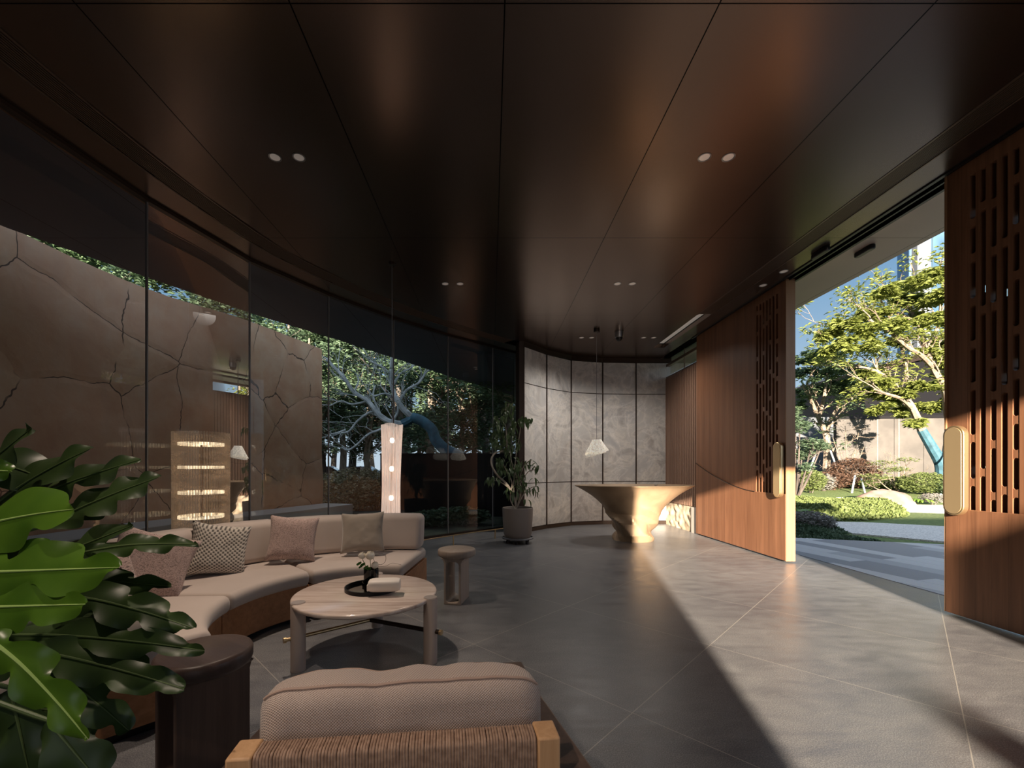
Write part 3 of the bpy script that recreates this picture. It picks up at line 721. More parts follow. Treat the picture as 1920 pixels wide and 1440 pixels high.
# ------------------------------------------------------------------ curved sofa
SCX, SCY = -0.90, 2.95
def arc_block(mb, r0, r1, z0, z1, a0, a1, rad, lean=0.0, puff=0.0, n=None):
    """rounded block swept along an arc; lean shifts the top outwards"""
    pr = []; N = 5
    for (cr, cz, s) in ((r1-rad, z0+rad, -90), (r1-rad, z1-rad, 0), (r0+rad, z1-rad, 90), (r0+rad, z0+rad, 180)):
        for k in range(N+1):
            a = R(s+90*k/N); pr.append((cr+rad*math.cos(a), cz+rad*math.sin(a)))
    mr, mz = (r0+r1)/2, (z0+z1)/2
    n = n or max(8, int(abs(a1-a0)/2.5)); rows = []
    ea = rad/((r0+r1)/2)*180/PI
    stops = [(a0+ea*(1-math.cos(R(90*k/4))), 1-rad/min(r1-r0, z1-z0)*2*(1-math.sin(R(90*k/4)))*0.9) for k in range(5)]
    stops += [(a0+ea+(a1-a0-2*ea)*k/n, 1) for k in range(1, n)]
    stops += [(a1-ea*(1-math.cos(R(90*k/4))), 1-rad/min(r1-r0, z1-z0)*2*(1-math.sin(R(90*k/4)))*0.9) for k in range(4, -1, -1)]
    for (a, sc) in stops:
        t_ = (a-a0)/(a1-a0); pf = puff*math.sin(PI*t_)**0.5 if 0 < t_ < 1 else 0
        shr = rad*(1-sc)/(2*rad/min(r1-r0, z1-z0)) if sc < 1 else 0
        row = []
        for (r, z) in pr:
            hr, hz = (r1-r0)/2, (z1-z0)/2
            q = max(0, 1-shr/hr) ; qz = max(0, 1-shr/hz)
            rr = mr+(r-mr)*q; zz = mz+(z-mz)*qz
            if z > mz: zz += pf*(1-((r-mr)/hr)**2)
            rr += lean*(zz-z0)
            row.append(V((SCX+rr*math.cos(R(a)), SCY+rr*math.sin(R(a)), zz)))
        rows.append(row)
    o = len(mb.v); L = len(rows[0]); mb.grid(rows, closed=True)
    mb.f.append(tuple(o+k for k in range(L))); mb.f.append(tuple(o+(len(rows)-1)*L+k for k in range(L)))
SA = [84, 134.5, 181, 227.5]
t = thing('curved_sofa', 'curved beige leather sofa on a warm wooden base, facing the round table', 'sofa')
b_ = MB()
for k in range(3):
    n = 14; ins = [(SCX+0.97*math.cos(R(a)), SCY+0.97*math.sin(R(a))) for a in [SA[k]+0.25+(SA[k+1]-SA[k]-0.5)*q/n for q in range(n+1)]]
    ous = [(SCX+1.80*math.cos(R(a)), SCY+1.80*math.sin(R(a))) for a in [SA[k]+0.25+(SA[k+1]-SA[k]-0.5)*q/n for q in range(n+1)]]
    b_ = MB(); band(b_, ins, ous, 0.035, 0.30); b_.build('base', 'sofa_wood', t, bevel=0.004)
ins = [(SCX+1.05*math.cos(R(84.5+142.5*q/40)), SCY+1.05*math.sin(R(84.5+142.5*q/40))) for q in range(41)]
ous = [(SCX+1.74*math.cos(R(84.5+142.5*q/40)), SCY+1.74*math.sin(R(84.5+142.5*q/40))) for q in range(41)]
b_ = MB(); band(b_, ins, ous, 0.0, 0.036); b_.build('plinth', 'black_metal', t)
for k in range(3):
    s = MB(); arc_block(s, 0.90, 1.80, 0.302, 0.425, SA[k]+0.3, SA[k+1]-0.3, 0.045, puff=0.012); s.build('seat_cushion', 'sofa_leather', t, angle=60)
BA = [84.5, 110.5, 134.5, 158, 181, 204, 227]
for k in range(6):
    s = MB(); arc_block(s, 1.55, 1.79, 0.428, 0.80, BA[k]+0.4, BA[k+1]-0.4, 0.06, lean=0.16, puff=0.006); s.build('back_cushion', 'sofa_leather', t, angle=60)
rebase(t, (SCX, SCY, 0))

# cushions
def pillow(center, size, normal, roll, m, label, w=1.0, seed=0, thick=0.17):
    n = 26; rnd = random.Random(seed); ph = rnd.uniform(0, 6)
    up = V((0, 0, 1)); nn = V(normal).normalized(); xx = up.cross(nn).normalized(); zz = nn.cross(xx)
    Rm = Matrix((xx, nn, zz)).transposed().to_4x4() @ Matrix.Rotation(R(roll), 4, 'Y')
    fr, bk = [], []
    for j in range(n+1):
        r1, r2 = [], []
        for i in range(n+1):
            u = -1+2*i/n; v = -1+2*j/n
            pin = 1-0.10*(1-abs(v)**2)*abs(u)**3*1.0; pin2 = 1-0.10*(1-abs(u)**2)*abs(v)**3
            x = u*size/2*w*pin; z = v*size/2*pin2
            d = ((1-u**4)*(1-v**4))**0.55*thick/2
            wr = 0.006*mnoise.noise(V((u*2.2+ph, v*2.2, seed)))+0.004*mnoise.noise(V((u*5+ph, v*5, seed)))
            d2 = d+wr*(1 if d > 0.01 else 0)
            r1.append(V((x, d2, z))); r2.append(V((x, -d, z)))
        fr.append(r1); bk.append(r2)
    o = MB(); o.grid(fr); o.grid(bk)
    ob = o.build('throw_pillow', m, angle=80)
    import bmesh; bm = bmesh.new(); bm.from_mesh(ob.data); bmesh.ops.remove_doubles(bm, verts=bm.verts[:], dist=0.0015); bmesh.ops.recalc_face_normals(bm, faces=bm.faces[:]); bm.to_mesh(ob.data); bm.free()
    ob.matrix_world = Matrix.Translation(center) @ Rm
    return tag(ob, label, 'cushion')
def on_sofa(px, py, Yd): return at(px, py, Yd)
pillow(at(283, 1058, 2.93), 0.47, (0.85, -0.75, 0.42), 22, 'pink_tweed', 'pinkish tweed throw pillow at the near left of the sofa, leaning over', 1.05, 1)
pillow(at(411, 1030, 3.52), 0.44, (0.70, -0.70, 0.32), 12, 'grey_weave', 'chunky black and cream basket woven throw pillow on the curved sofa', 1.0, 2)
pillow(at(549, 1010, 3.95), 0.43, (0.40, -0.95, 0.30), 6, 'pink_tweed', 'pinkish tweed throw pillow standing upright between the woven and the plain taupe one', 1.0, 3)
pillow(at(680, 998, 4.26), 0.41, (0.16, -1.0, 0.30), -2, 'taupe_velvet', 'plain taupe velvet throw pillow at the right end of the sofa', 1.05, 4, 0.15)
pillow(at(188, 1108, 2.35), 0.40, (0.95, -0.25, 0.30), -8, 'stripe_cloth', 'pale striped throw pillow half hidden behind the big green leaves', 1.0, 5)
pillow(at(225, 1148, 2.02), 0.34, (0.90, 0.15, 0.35), -14, 'taupe_velvet', 'small plain throw pillow low behind the green leaves, nearest the viewer', 1.0, 6)

# ------------------------------------------------------------------ round stone coffee table
m, nt, b = new_mat('travertine'); co = coords(nt, (1.2, 11, 11)); n_ = nz(nt, co, 1.6, 7, 0.6, 0.8)
nt.links.new(ramp(nt, n_.outputs[0], [(0.30, (0.40, 0.31, 0.265)), (0.48, (0.56, 0.46, 0.40)), (0.62, (0.64, 0.54, 0.48)), (0.72, (0.44, 0.36, 0.31))]), b.inputs['Base Color'])
b.inputs['Roughness'].default_value = 0.16; M['travertine'] = m
mat('taupe_leather', (0.46, 0.375, 0.325), 0.5); mat('taupe_cap', (0.30, 0.26, 0.24), 0.4)
t = thing('coffee_table', 'round striped travertine coffee table on three thick round taupe legs', 'table')
tc = V((-0.875, 2.975, 0)); TR = 0.49
top = MB(); prof = [(TR-.012, .404), (TR-.003, .408), (TR, .415), (TR, .425), (TR-.004, .431), (TR-.012, .434)]
top.lathe(prof, 96, Matrix.Translation(tc)); top.build('tabletop', 'travertine', t, angle=50)
legs = [V((-0.405, 2.83, 0)), V((-1.243, 2.72, 0)), V((-0.935, 3.475, 0))]
for q in legs:
    lg = MB().cyl(q.x, q.y, 0.0, 0.437, 0.046, 32, 0.003).build('leg', 'taupe_leather', t)
    MB().cyl(q.x, q.y, 0.437, 0.4395, 0.043, 32).build('cap', 'taupe_cap', lg)
hub = V((-0.865, 3.03, 0.213))
for q, m_ in zip(legs, ('dark_bronze', 'brass', 'brass')):
    e = V((q.x, q.y, 0.213)); d = (e-hub).normalized()
    st_ = MB().tube([hub, e+d*0.085], 0.012 if m_ == 'brass' else 0.015, 12).build('stretcher', m_, t)
    MB().tube([e+d*0.072, e+d*0.088], 0.018, 16).build('end_cap', 'brass', st_)
rebase(t, (tc.x, tc.y, 0))
# tray, vase, flowers, cloth
mat('mirror_metal', (0.45, 0.42, 0.42), 0.08, 1.0)
t = thing('round_tray', 'round black rimmed mirror tray in the middle of the coffee table', 'tray')
tx, ty = atg(697, 1104, 0.435).x, atg(697, 1104, 0.435).y
T = Matrix.Translation((tx, ty, 0.4342))
MB().lathe([(0.18, 0), (0.18, 0.006)], 64, T).build('tray_base', 'mirror_metal', t)
rg = MB(); rows = []
for (r, z) in ((0.178, 0.0), (0.187, 0.0), (0.187, 0.026), (0.178, 0.026)): rows.append([T @ V((r*math.cos(2*PI*k/64), r*math.sin(2*PI*k/64), z)) for k in range(64)])
rows.append(rows[0]); rg.grid(rows, closed=True).build('rim', 'black_metal', t)
rebase(t, (tx, ty, 0.4342))
t = thing('flower_vase', 'small smoked dark glass vase on a wide foot, on the round tray', 'vase')
vx, vy = (696-PX0)/FPX*3.13, 3.13; T = Matrix.Translation((vx, vy, 0.441))
MB().lathe([(0.066, 0), (0.066, 0.022), (0.062, 0.022), (0.060, 0.006)], 36, T).build('foot', 'smoked_glass', t)
MB().lathe([(0.048, 0.007), (0.054, 0.012), (0.054, 0.118), (0.050, 0.118), (0.049, 0.02)], 36, T).build('body', 'smoked_glass', t)
MB().cyl(vx, vy, 0.450, 0.52, 0.045).build('water', mat('dark_water', (0.02, 0.015, 0.015), 0.1), t)
rebase(t, (vx, vy, 0.441))
noisy('rose_petal', (0.78, 0.70, 0.55), (0.88, 0.82, 0.70), 20, 0.6); mat('leaf_fresh', (0.10, 0.22, 0.05), 0.45); mat('stem_green', (0.12, 0.2, 0.06), 0.6); mat('wire_dark', (0.14, 0.11, 0.09), 0.6)
def rose(c, r, label):
    t = thing('cream_rose', label, 'flower', group='cream roses in the vase'); rnd = random.Random(int(c.x*1e4))
    fl = MB()
    for (q, dz, op) in ((1.0, 0.0, 0.80), (0.80, 0.16, 0.62), (0.58, 0.26, 0.45), (0.34, 0.34, 0.2)):
        rows = []
        for (rr, z) in ((0.12, -0.75), (0.60, -0.55), (0.92, -0.10), (1.0, 0.25), (0.90, 0.60), (op/q if q > .4 else .5, 0.78)):
            rows.append([c+V((r*q*rr*(1+0.07*math.sin(3*a+q*9))*math.cos(a), r*q*rr*(1+0.07*math.sin(3*a+q*9))*math.sin(a), r*(z+dz+0.08*math.cos(3*a+q*5)*(z > 0.5)))) for a in [2*PI*k/24 for k in range(24)]])
        fl.grid(rows, closed=True)
    fl.build('bloom', 'rose_petal', t)
    MB().tube(smooth_path([c-V((0, 0, r*0.6)), (c+V((vx, vy, 0.5)))/2-V((0, 0, 0.02)), V((vx+(c.x-vx)*0.2, vy, 0.47))], 5), 0.0025, 6).build('stem', 'stem_green', t)
    rebase(t, (c.x, c.y, c.z)); return t
vz = 0.441
for (px, py, r, lb) in ((679, 1043, 0.027, 'left bud of the cream roses standing in the dark vase'), (694, 1043, 0.034, 'largest, middle bloom of the cream roses standing in the dark vase'),
                        (703, 1061, 0.027, 'lowest right bloom of the cream roses standing in the dark vase')):
    rose(at(px, py, 3.11), r, 'cream white rose, '+lb)
t = thing('foliage_sprig', 'fresh green leafy sprig and wire loops in the dark vase among the roses', 'foliage')
lf = MB()
for (px, py, s) in ((674, 1056, .03), (681, 1058, .032), (687, 1063, .03), (692, 1066, .025), (677, 1062, .024)):
    c = at(px, py, 3.10); rows = []
    for j in range(6):
        v = j/5; w_ = s*0.55*math.sin(PI*(0.08+0.9*v)); rows.append([c+V((u*w_-s*.4+s*v*.8, -0.01*u*u, -s*0.5+s*v+0.004*math.sin(3*u))) for u in (-1, -.5, 0, .5, 1)])
    lf.grid(rows)
lf.build('leaf', 'leaf_fresh', t)
wr = MB(); c0 = at(712, 1048, 3.12)
wr.tube([c0+V((0.046*math.cos(a), 0.01*math.sin(2*a), 0.042*math.sin(a))) for a in [2*PI*k/28 for k in range(29)]], 0.0015, 5)
wr.tube(smooth_path([at(703, 1062, 3.12), at(722, 1062, 3.1), at(735, 1056, 3.1), at(752, 1059, 3.1)], 6), 0.0012, 5)
wr.build('wire', 'wire_dark', t); MB().tube([V((vx, vy, 0.46)), at(684, 1066, 3.11)], 0.002, 5).build('stem', 'stem_green', t)
rebase(t, (vx, vy, 0.46))
# folded white cloth / tissue pouch
mat('white_leather', (0.72, 0.66, 0.60), 0.5)
q = atg(716, 1112, 0.461); T = Matrix.Translation((q.x+0.005, q.y+0.055, 0.4605)) @ Matrix.Rotation(R(6), 4, 'Z')
mb = MB(); rows = []
for k in range(13):
    u = -1+2*k/12; x = 0.105*u; sq = 1-0.18*abs(u)**6
    rows.append([T @ V((x, 0.062*sq*math.copysign(abs(math.cos(a))**0.6, math.cos(a)), 0.042+0.042*sq*math.copysign(abs(math.sin(a))**0.6, math.sin(a)))) for a in [2*PI*j/24 for j in range(24)]])
mb.grid(rows, closed=True); L = 24; mb.f.append(tuple(range(L))); mb.f.append(tuple(12*L+k for k in range(L)))
t = thing('tissue_pouch', 'soft white leather tissue pouch lying on the front of the round tray', 'tissue box')
mb.build('pouch', 'white_leather', t, bevel=0.004)
mb = MB(); mb.box(-0.112, -0.100, -0.05, 0.05, 0.012, 0.056, T); mb.build('flap', 'white_leather', t, bevel=0.004)
rebase(t, (q.x, q.y+0.05, 0.4605))

# ------------------------------------------------------------------ disc topped side tables
def side_table(name, label, loc, rz, top_m, body_m, R0=0.185, H=0.515, bw=0.17, bd=0.30):
    t = thing(name, label, 'side table')
    T = Matrix.Identity(4)
    MB().lathe([(R0-.03, H-.078), (R0-.006, H-.066), (R0, H-.05), (R0, H-.018), (R0-.006, H-.005), (R0-.02, H), ], 64).build('top', top_m, t, angle=50)
    # body: frame with a rounded through opening on the narrow side, extruded along its depth
    th = 0.022; ow, oh = bw/2, H-0.072; r = 0.035
    outer = [(-ow, 0), (ow, 0), (ow, oh-0.05), (ow+0.012, oh-0.02), (ow+0.035, oh), (-ow-0.035, oh), (-ow-0.012, oh-0.02), (-ow, oh-0.05)]
    iw = ow-th; inner = []
    for (cx, cz, s) in ((iw-r, 0.018+r, -90), (iw-r, oh-0.035-r, 0), (-iw+r, oh-0.035-r, 90), (-iw+r, 0.018+r, 180)):
        for k in range(7): a = R(s+15*k); inner.append((cx+r*math.cos(a), cz+r*math.sin(a)))
    import bmesh
    bm = bmesh.new()
    def loop(pts, y): return [bm.verts.new((p[0], y, p[1])) for p in pts]
    for y in (-bd/2, bd/2):
        a = loop(outer, y); c = loop(inner, y)
        ea = [bm.edges.new((a[i], a[(i+1) % len(a)])) for i in range(len(a))]; ec = [bm.edges.new((c[i], c[(i+1) % len(c)])) for i in range(len(c))]
        bmesh.ops.triangle_fill(bm, use_beauty=True, edges=ea+ec)
        if y < 0: A, C = a, c
        else: B, D = a, c
    for (P, Q) in ((A, B), (C, D)):
        for i in range(len(P)): j = (i+1) % len(P); bm.faces.new((P[i], P[j], Q[j], Q[i]))
    bmesh.ops.recalc_face_normals(bm, faces=bm.faces[:])
    me = bpy.data.meshes.new('body'); bm.to_mesh(me); bm.free(); o = bpy.data.objects.new('body', me); COL.objects.link(o); me.materials.append(M[body_m]); o.parent = t
    md = o.modifiers.new('b', 'BEVEL'); md.width = 0.005; md.segments = 2; md.limit_method = 'ANGLE'; md.angle_limit = R(40)
    t.location = loc; t.rotation_euler = (0, 0, rz); return t
side_table('side_table', 'pale wood side table with round top and hollow base, at the sofa right end', (-0.335, 4.166, 0), R(-12), 'stool_wood', 'stool_wood')
side_table('side_table', 'dark brown round-topped wooden side table beside the big green leaves', (-1.245, 1.835, 0), R(-29), 'dark_top_wood', 'dark_wood')

# ------------------------------------------------------------------ lounge chair seen from behind
t = thing('lounge_chair', 'low wooden lounge chair with cord-wrapped back rail and a woven back cushion, seen from behind', 'chair', (-0.236, 1.092, 0), R(6))
noisy('cord', (0.28, 0.18, 0.13), (0.42, 0.285, 0.21), 60, 0.7, 3, 0.2, 0.002)
mat('cord_dark', (0.035, 0.025, 0.02), 0.7)
HL, RD, Z0, Z1 = 0.425, 0.062, 0.482, 0.578
for s in (-1, 1):
    mb = MB(); mb.box(s*HL-(0.062 if s > 0 else 0), s*HL+(0.062 if s < 0 else 0), -0.008, RD+0.012, 0.30, Z1+0.003)
    mb.build('back_post', 'chair_wood', t, bevel=0.006)
    lg = MB(); x0, x1 = (s*HL-0.055, s*HL) if s > 0 else (s*HL, s*HL+0.055); lg.box(x0, x1, 0.0, 0.055, 0.0, 0.30); lg.build('leg', 'chair_wood', t, bevel=0.005)
    lg = MB(); lg.box(x0, x1, 0.66, 0.715, 0.0, 0.43); lg.build('leg', 'chair_wood', t, bevel=0.005)
    # wide flat arm
    sx = s
    pts = [(sx*0.36, 0.075), (sx*0.365, 0.02), (sx*0.50, 0.0), (sx*0.528, 0.008), (sx*0.535, 0.035), (sx*0.475, 0.42), (sx*0.45, 0.72), (sx*0.36, 0.72)]
    mb = MB(); mb.prism(pts if s > 0 else pts[::-1], 0.428, 0.453); mb.build('arm', 'dark_wood', t, bevel=0.006)
mb = MB(); mb.box(-HL+.05, HL-.05, 0.004, RD-0.004, Z0+0.006, Z1-0.006); mb.build('back_rail', 'chair_wood', t, bevel=0.004)
mb = MB(); ncord = 92; xa, xb = -HL+0.064, HL-0.064; 
prof = []
for (cy, cz, s) in ((RD-0.012, Z0+0.012, -90), (RD-0.012, Z1-0.012, 0), (0.012, Z1-0.012, 90), (0.012, Z0+0.012, 180)):
    for k in range(4): a = R(s+30*k); prof.append((cy+0.014*math.cos(a), cz+0.014*math.sin(a)))
rnd = random.Random(4); pw = (xb-xa)/ncord
for k in range(ncord):
    xc = xa+pw*(k+0.5); tl = rnd.uniform(-0.001, 0.001); rows = []
    for (q, (y, z)) in enumerate(prof):
        cy_, cz_ = (y-RD/2), (z-(Z0+Z1)/2); L = math.hypot(cy_, cz_); ny, nz_ = cy_/L, cz_/L; rr = pw*0.5
        rows.append([V((xc+tl*(1 if z > 0.53 else -1)+rr*math.cos(b), y+ny*rr*1.0*math.sin(b), z+nz_*rr*1.0*math.sin(b))) for b in (-0.5, 0.3, 0.9, PI/2, PI-0.9, PI-0.3, PI+0.5)])
    rows.append(rows[0]); mb.grid(rows)
mb.build('rope_wrap', 'cord', t)
mb = MB()
for k in range(24):
    x = xa+(xb-xa)*(k+.5)/24
    for s in (-1, 1): mb.tube([(x, 0.02+0.012*s, Z0+0.01), (x+0.014*s, 0.022, Z0-0.02), (x-0.014*s, 0.03, Z0-0.05), (x+0.014*s, 0.05, Z0-0.09), (x, 0.07, Z0-0.2)], 0.004, 6)
for j in range(5):
    z = Z0-0.018-0.032*j; mb.tube([(xa+(xb-xa)*q/60, 0.022+0.02*j*0.6+0.007*math.sin(q*1.25+j*PI), z+0.004*math.sin(q*1.25)) for q in range(61)], 0.0045, 6)
mb.build('rope_net', 'cord_dark', t)
mb = MB(); mb.box(-HL+.04, HL-.04, 0.03, 0.70, 0.27, 0.32); mb.build('seat_frame', 'chair_wood', t, bevel=0.005)
def cushion_bar(x0, x1, y0, y1, z0, z1, rad, amp, seed, lean=0):
    mb = MB(); rows = []; pr = []; N = 5
    for (cr, cz, s) in ((y1-rad, z0+rad, -90), (y1-rad, z1-rad, 0), (y0+rad, z1-rad, 90), (y0+rad, z0+rad, 180)):
        for k in range(N+1): a = R(s+90*k/N); pr.append((cr+rad*math.cos(a), cz+rad*math.sin(a)))
    full = []
    for i, p in enumerate(pr):
        q = pr[(i+1) % len(pr)]; d = math.hypot(q[0]-p[0], q[1]-p[1]); m_ = max(1, int(d/0.02))
        for k in range(m_): full.append((p[0]+(q[0]-p[0])*k/m_, p[1]+(q[1]-p[1])*k/m_))
    my, mz = (y0+y1)/2, (z0+z1)/2; n = 60
    for k in range(n+1):
        u = -1+2*k/n; sc = (1-abs(u)**9)**0.5 if abs(u) < 1 else 0.0; sc = max(sc, 0.30) if abs(u) == 1 else sc
        x = (x0+x1)/2+(x1-x0)/2*math.copysign(abs(u)**0.92, u) if u else (x0+x1)/2
        row = []
        for (y, z) in full:
            dn = amp*(mnoise.noise(V((x*7, z*9, seed)))+0.5*mnoise.noise(V((x*16, y*12, seed+2))))
            yy_, zz_ = (y-my), (z-mz); L = math.hypot(yy_, zz_)
            row.append(V((x, my+yy_*sc+dn*yy_/L+lean*(z-z0), mz+zz_*(0.75+0.25*sc)*sc**0.15+dn*zz_/L)))
        rows.append(row)
    mb.grid(rows, closed=True); L = len(full); mb.f.append(tuple(range(L))); mb.f.append(tuple(n*L+k for k in range(L)))
    return mb, rows, full
mb, rows, full = cushion_bar(-0.405, 0.405, 0.080, 0.25, 0.33, 0.685, 0.05, 0.012, 3, lean=0.02)
bc = mb.build('back_cushion', 'chair_weave', t, angle=70)
# welt along the upper rear edge and down the right end
idx = max(range(len(full)), key=lambda i: full[i][1]-full[i][0]*0.45)
MB().tube([r[idx]+V((0, -0.002, 0.003)) for r in rows[1:-1]], 0.0045, 6).build('welt', 'chair_welt', bc)
idx2 = max(range(len(full)), key=lambda i: full[i][1]+full[i][0]*1.0)
MB().tube([r[idx2]+V((0, 0.002, 0.003)) for r in rows[1:-1]], 0.0045, 6).build('welt', 'chair_welt', bc)
mb, rows, full = cushion_bar(-0.40, 0.40, 0.10, 0.70, 0.315, 0.43, 0.05, 0.006, 9); mb.build('seat_cushion', 'chair_weave', t, angle=70)

# ------------------------------------------------------------------ foreground philodendron
def m_leaf(name, c1, c2, trans=0.25, rough=0.35):
    m, nt, b = new_mat(name); n = nz(nt, coords(nt), 9, 4)
    col = ramp(nt, n.outputs[0], [(0.3, c1), (0.7, c2)]); nt.links.new(col, b.inputs['Base Color']); b.inputs['Roughness'].default_value = rough
    o = nt.nodes['Material Output']; tr = nt.nodes.new('ShaderNodeBsdfTranslucent'); nt.links.new(col, tr.inputs[0]); mx = nt.nodes.new('ShaderNodeMixShader'); mx.inputs[0].default_value = trans
    nt.links.new(b.outputs[0], mx.inputs[1]); nt.links.new(tr.outputs[0], mx.inputs[2]); nt.links.new(mx.outputs[0], o.inputs[0]); M[name] = m
m_leaf('leaf_shaded', (0.022, 0.045, 0.012), (0.040, 0.075, 0.018), 0.15, 0.42)  # shaded copy of the leaf, the shade put into its colour
m_leaf('leaf_lit', (0.055, 0.135, 0.012), (0.095, 0.20, 0.018), 0.3, 0.30)  # lit copy of the same leaf, the light put into its colour
mat('vein_shaded', (0.07, 0.11, 0.035), 0.5); mat('vein_lit', (0.28, 0.42, 0.12), 0.5)  # midrib tones carry the same painted shade and light
phil = thing('potted_philodendron', 'big potted philodendron with long lobed glossy green leaves at the left edge', 'plant')
CR = V((-1.72, 0.98, 0.70))
def phil_leaf(b, tp, W, light_toned, lobes=4, bow=0.0, face=0.6, seed=0, ruff=0.012, ph=(0, 0.5), deep=0.5, mid=None):  # the flag picks the leaf colours that have light painted in
    rnd = random.Random(seed); d0 = tp-b; L = d0.length
    nrm0 = V((0.05, -1, face)).normalized()
    ctrl = [b, b+d0*0.35+V((0, 0, bow*L)), b+d0*0.7+V((0, 0, bow*L*0.8)), tp] if not mid else [b, mid, tp]
    P = smooth_path(ctrl, 14 if not mid else 21); n = len(P)-1; NU = 7; rows = []
    for i, p in enumerate(P):
        t_ = i/n; d = (P[min(i+1, n)]-P[max(i-1, 0)]).normalized(); side = d.cross(nrm0).normalized(); nn = side.cross(d).normalized()
        env = (math.sin(PI*min(1, t_*0.95+0.04))**0.6)*(1-0.42*t_)*1.12
        row = []
        for k in range(-NU, NU+1):
            u = k/NU; sd = 0 if u < 0 else 1
            lob = 1-deep*1.15*(0.5+0.5*math.cos(2*PI*(lobes*t_+ph[sd])))**3.0
            wv = W*env*lob
            sweep = 0.35*abs(u)*wv                    # lobes point towards the tip
            cup = -0.22*abs(u)**1.6*wv+0.0
            rf = ruff*abs(u)**2*math.sin(2*PI*(lobes*1.0*t_+ph[sd]))
            row.append(p+side*(u*wv)+d*sweep+nn*(cup+rf+0.006*abs(u)))
        rows.append(row)
    lm = MB(); lm.grid(rows); lf = lm.build('leaf', 'leaf_lit' if light_toned else 'leaf_shaded', phil, angle=80)
    MB().tube([p+nrm0*0.0015 for p in P], [0.0042*(1-0.8*i/n) for i in range(n+1)], 6).build('midrib', 'vein_lit' if light_toned else 'vein_shaded', lf)
    c = CR+V((rnd.uniform(-.05, .05), rnd.uniform(-.05, .05), rnd.uniform(-0.05, .05)))
    MB().tube(smooth_path([c, (c+b)/2+V((-0.03, 0, 0.10 if b.z > 0.5 else 0.0)), b], 8), [0.008]*8+[0.006]*8+[0.005], 8).build('stalk', 'vein_lit' if light_toned else 'vein_shaded', phil)
LEAVES = [ # base px,py,Y  tip px,py,Y  width px  lit-tone lobes bow seed phases deep
 ((-60, 900, 1.25), (60, 803, 1.22), 46, 0, 2.2, 0.0, 1, (0.1, 0.5), .45),
 ((-20, 955, 1.28), (170, 842, 1.30), 44, 0, 2.4, 0.04, 2, (0.5, 0.1), .40),
 ((20, 950, 1.33), (264, 862, 1.33), 36, 0, 3.0, 0.02, 3, (0.0, 0.6), .60),
 ((85, 985, 1.28), (298, 895, 1.28), 40, 0, 3.6, 0.02, 4, (0.3, 0.9), .35),
 ((70, 975, 1.31), (208, 955, 1.30), 26, 0, 2.5, 0.0, 5, (0.3, 0.7), .35),
 ((60, 1060, 1.25), (250, 985, 1.24), 34, 0, 2.0, 0.0, 6, (0.2, 0.6), .35),
 ((160, 1035, 1.22), (372, 1021, 1.18), 21, 0, 3.0, 0.03, 7, (0.2, 0.7), .45),
 ((10, 1090, 1.22), (322, 1100, 1.20), 30, 0, 3.6, 0.02, 8, (0.4, 0.9), .50),
 ((95, 1112, 1.15), (363, 1178, 1.12), 38, 0, 3.3, 0.03, 9, (0.5, 0.0), .45),
 ((-20, 1190, 1.12), (384, 1220, 1.08), 34, 0, 3.4, 0.02, 10, (0.0, 0.5), .40),
 ((30, 1215, 1.08), (346, 1292, 1.05), 40, 0, 3.4, 0.02, 11, (0.6, 0.2), .30),
 ((60, 1240, 1.10), (242, 1370, 1.06), 44, 0, 2.6, 0.05, 12, (0.3, 0.8), .55),
 ((90, 1350, 1.05), (190, 1470, 1.05), 52, 0, 2.0, 0.0, 13, (0.2, 0.7), .30),
 ((20, 1290, 1.08), (60, 1470, 1.05), 48, 0, 2.0, 0.0, 14, (0.7, 0.2), .30),
 ((-60, 1270, 1.12), (44, 1235, 1.10), 30, 0, 2.0, 0.0, 15, (0.2, 0.5), .40),
 ((-60, 1400, 1.10), (40, 1345, 1.08), 32, 0, 2.0, 0.0, 16, (0.2, 0.5), .40),
 ((-70, 1040, 1.32), (120, 1090, 1.30), 60, 0, 2.2, 0.0, 17, (0.2, 0.5), .35),
 ((-60, 1330, 1.2), (160, 1330, 1.18), 48, 0, 2.4, 0.0, 18, (0.6, 0.3), .40),
 ((-50, 1140, 1.3), (200, 1160, 1.28), 50, 0, 2.4, 0.0, 19, (0.6, 0.3), .40),
 ((-60, 860, 1.32), (100, 905, 1.30), 44, 0, 2.0, 0.04, 20, (0.6, 0.3), .40),
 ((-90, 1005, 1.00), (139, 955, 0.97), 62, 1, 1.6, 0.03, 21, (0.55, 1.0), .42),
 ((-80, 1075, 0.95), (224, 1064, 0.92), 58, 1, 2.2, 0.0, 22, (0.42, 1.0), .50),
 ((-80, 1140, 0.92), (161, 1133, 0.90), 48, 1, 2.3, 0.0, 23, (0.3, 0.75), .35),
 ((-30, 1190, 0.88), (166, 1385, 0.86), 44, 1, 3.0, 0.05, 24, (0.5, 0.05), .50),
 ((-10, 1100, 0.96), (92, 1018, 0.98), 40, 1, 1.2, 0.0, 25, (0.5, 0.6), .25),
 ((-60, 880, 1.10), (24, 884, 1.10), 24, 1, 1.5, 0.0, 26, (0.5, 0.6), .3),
]
for (b0, t0, wpx, light_toned, lob, bow, sd, ph, dp) in LEAVES:
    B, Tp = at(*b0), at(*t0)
    phil_leaf(B, Tp, wpx/FPX*b0[2]*1.08, light_toned, lob, bow, 0.45 if light_toned else 0.75, sd, 0.010 if light_toned else 0.013, ph, dp)
T = Matrix.Translation((CR.x, CR.y, 0))
MB().lathe([(0.17, 0), (0.20, 0.02), (0.235, 0.48), (0.24, 0.5), (0.222, 0.5), (0.21, 0.44)], 40, T).build('pot', mat('dark_pot', (0.05, 0.045, 0.04), 0.5), phil)
MB().lathe([(0.214, 0.43), (0.214, 0.445)], 32, T).build('soil', mat('soil', (0.03, 0.02, 0.013), 0.95), phil)
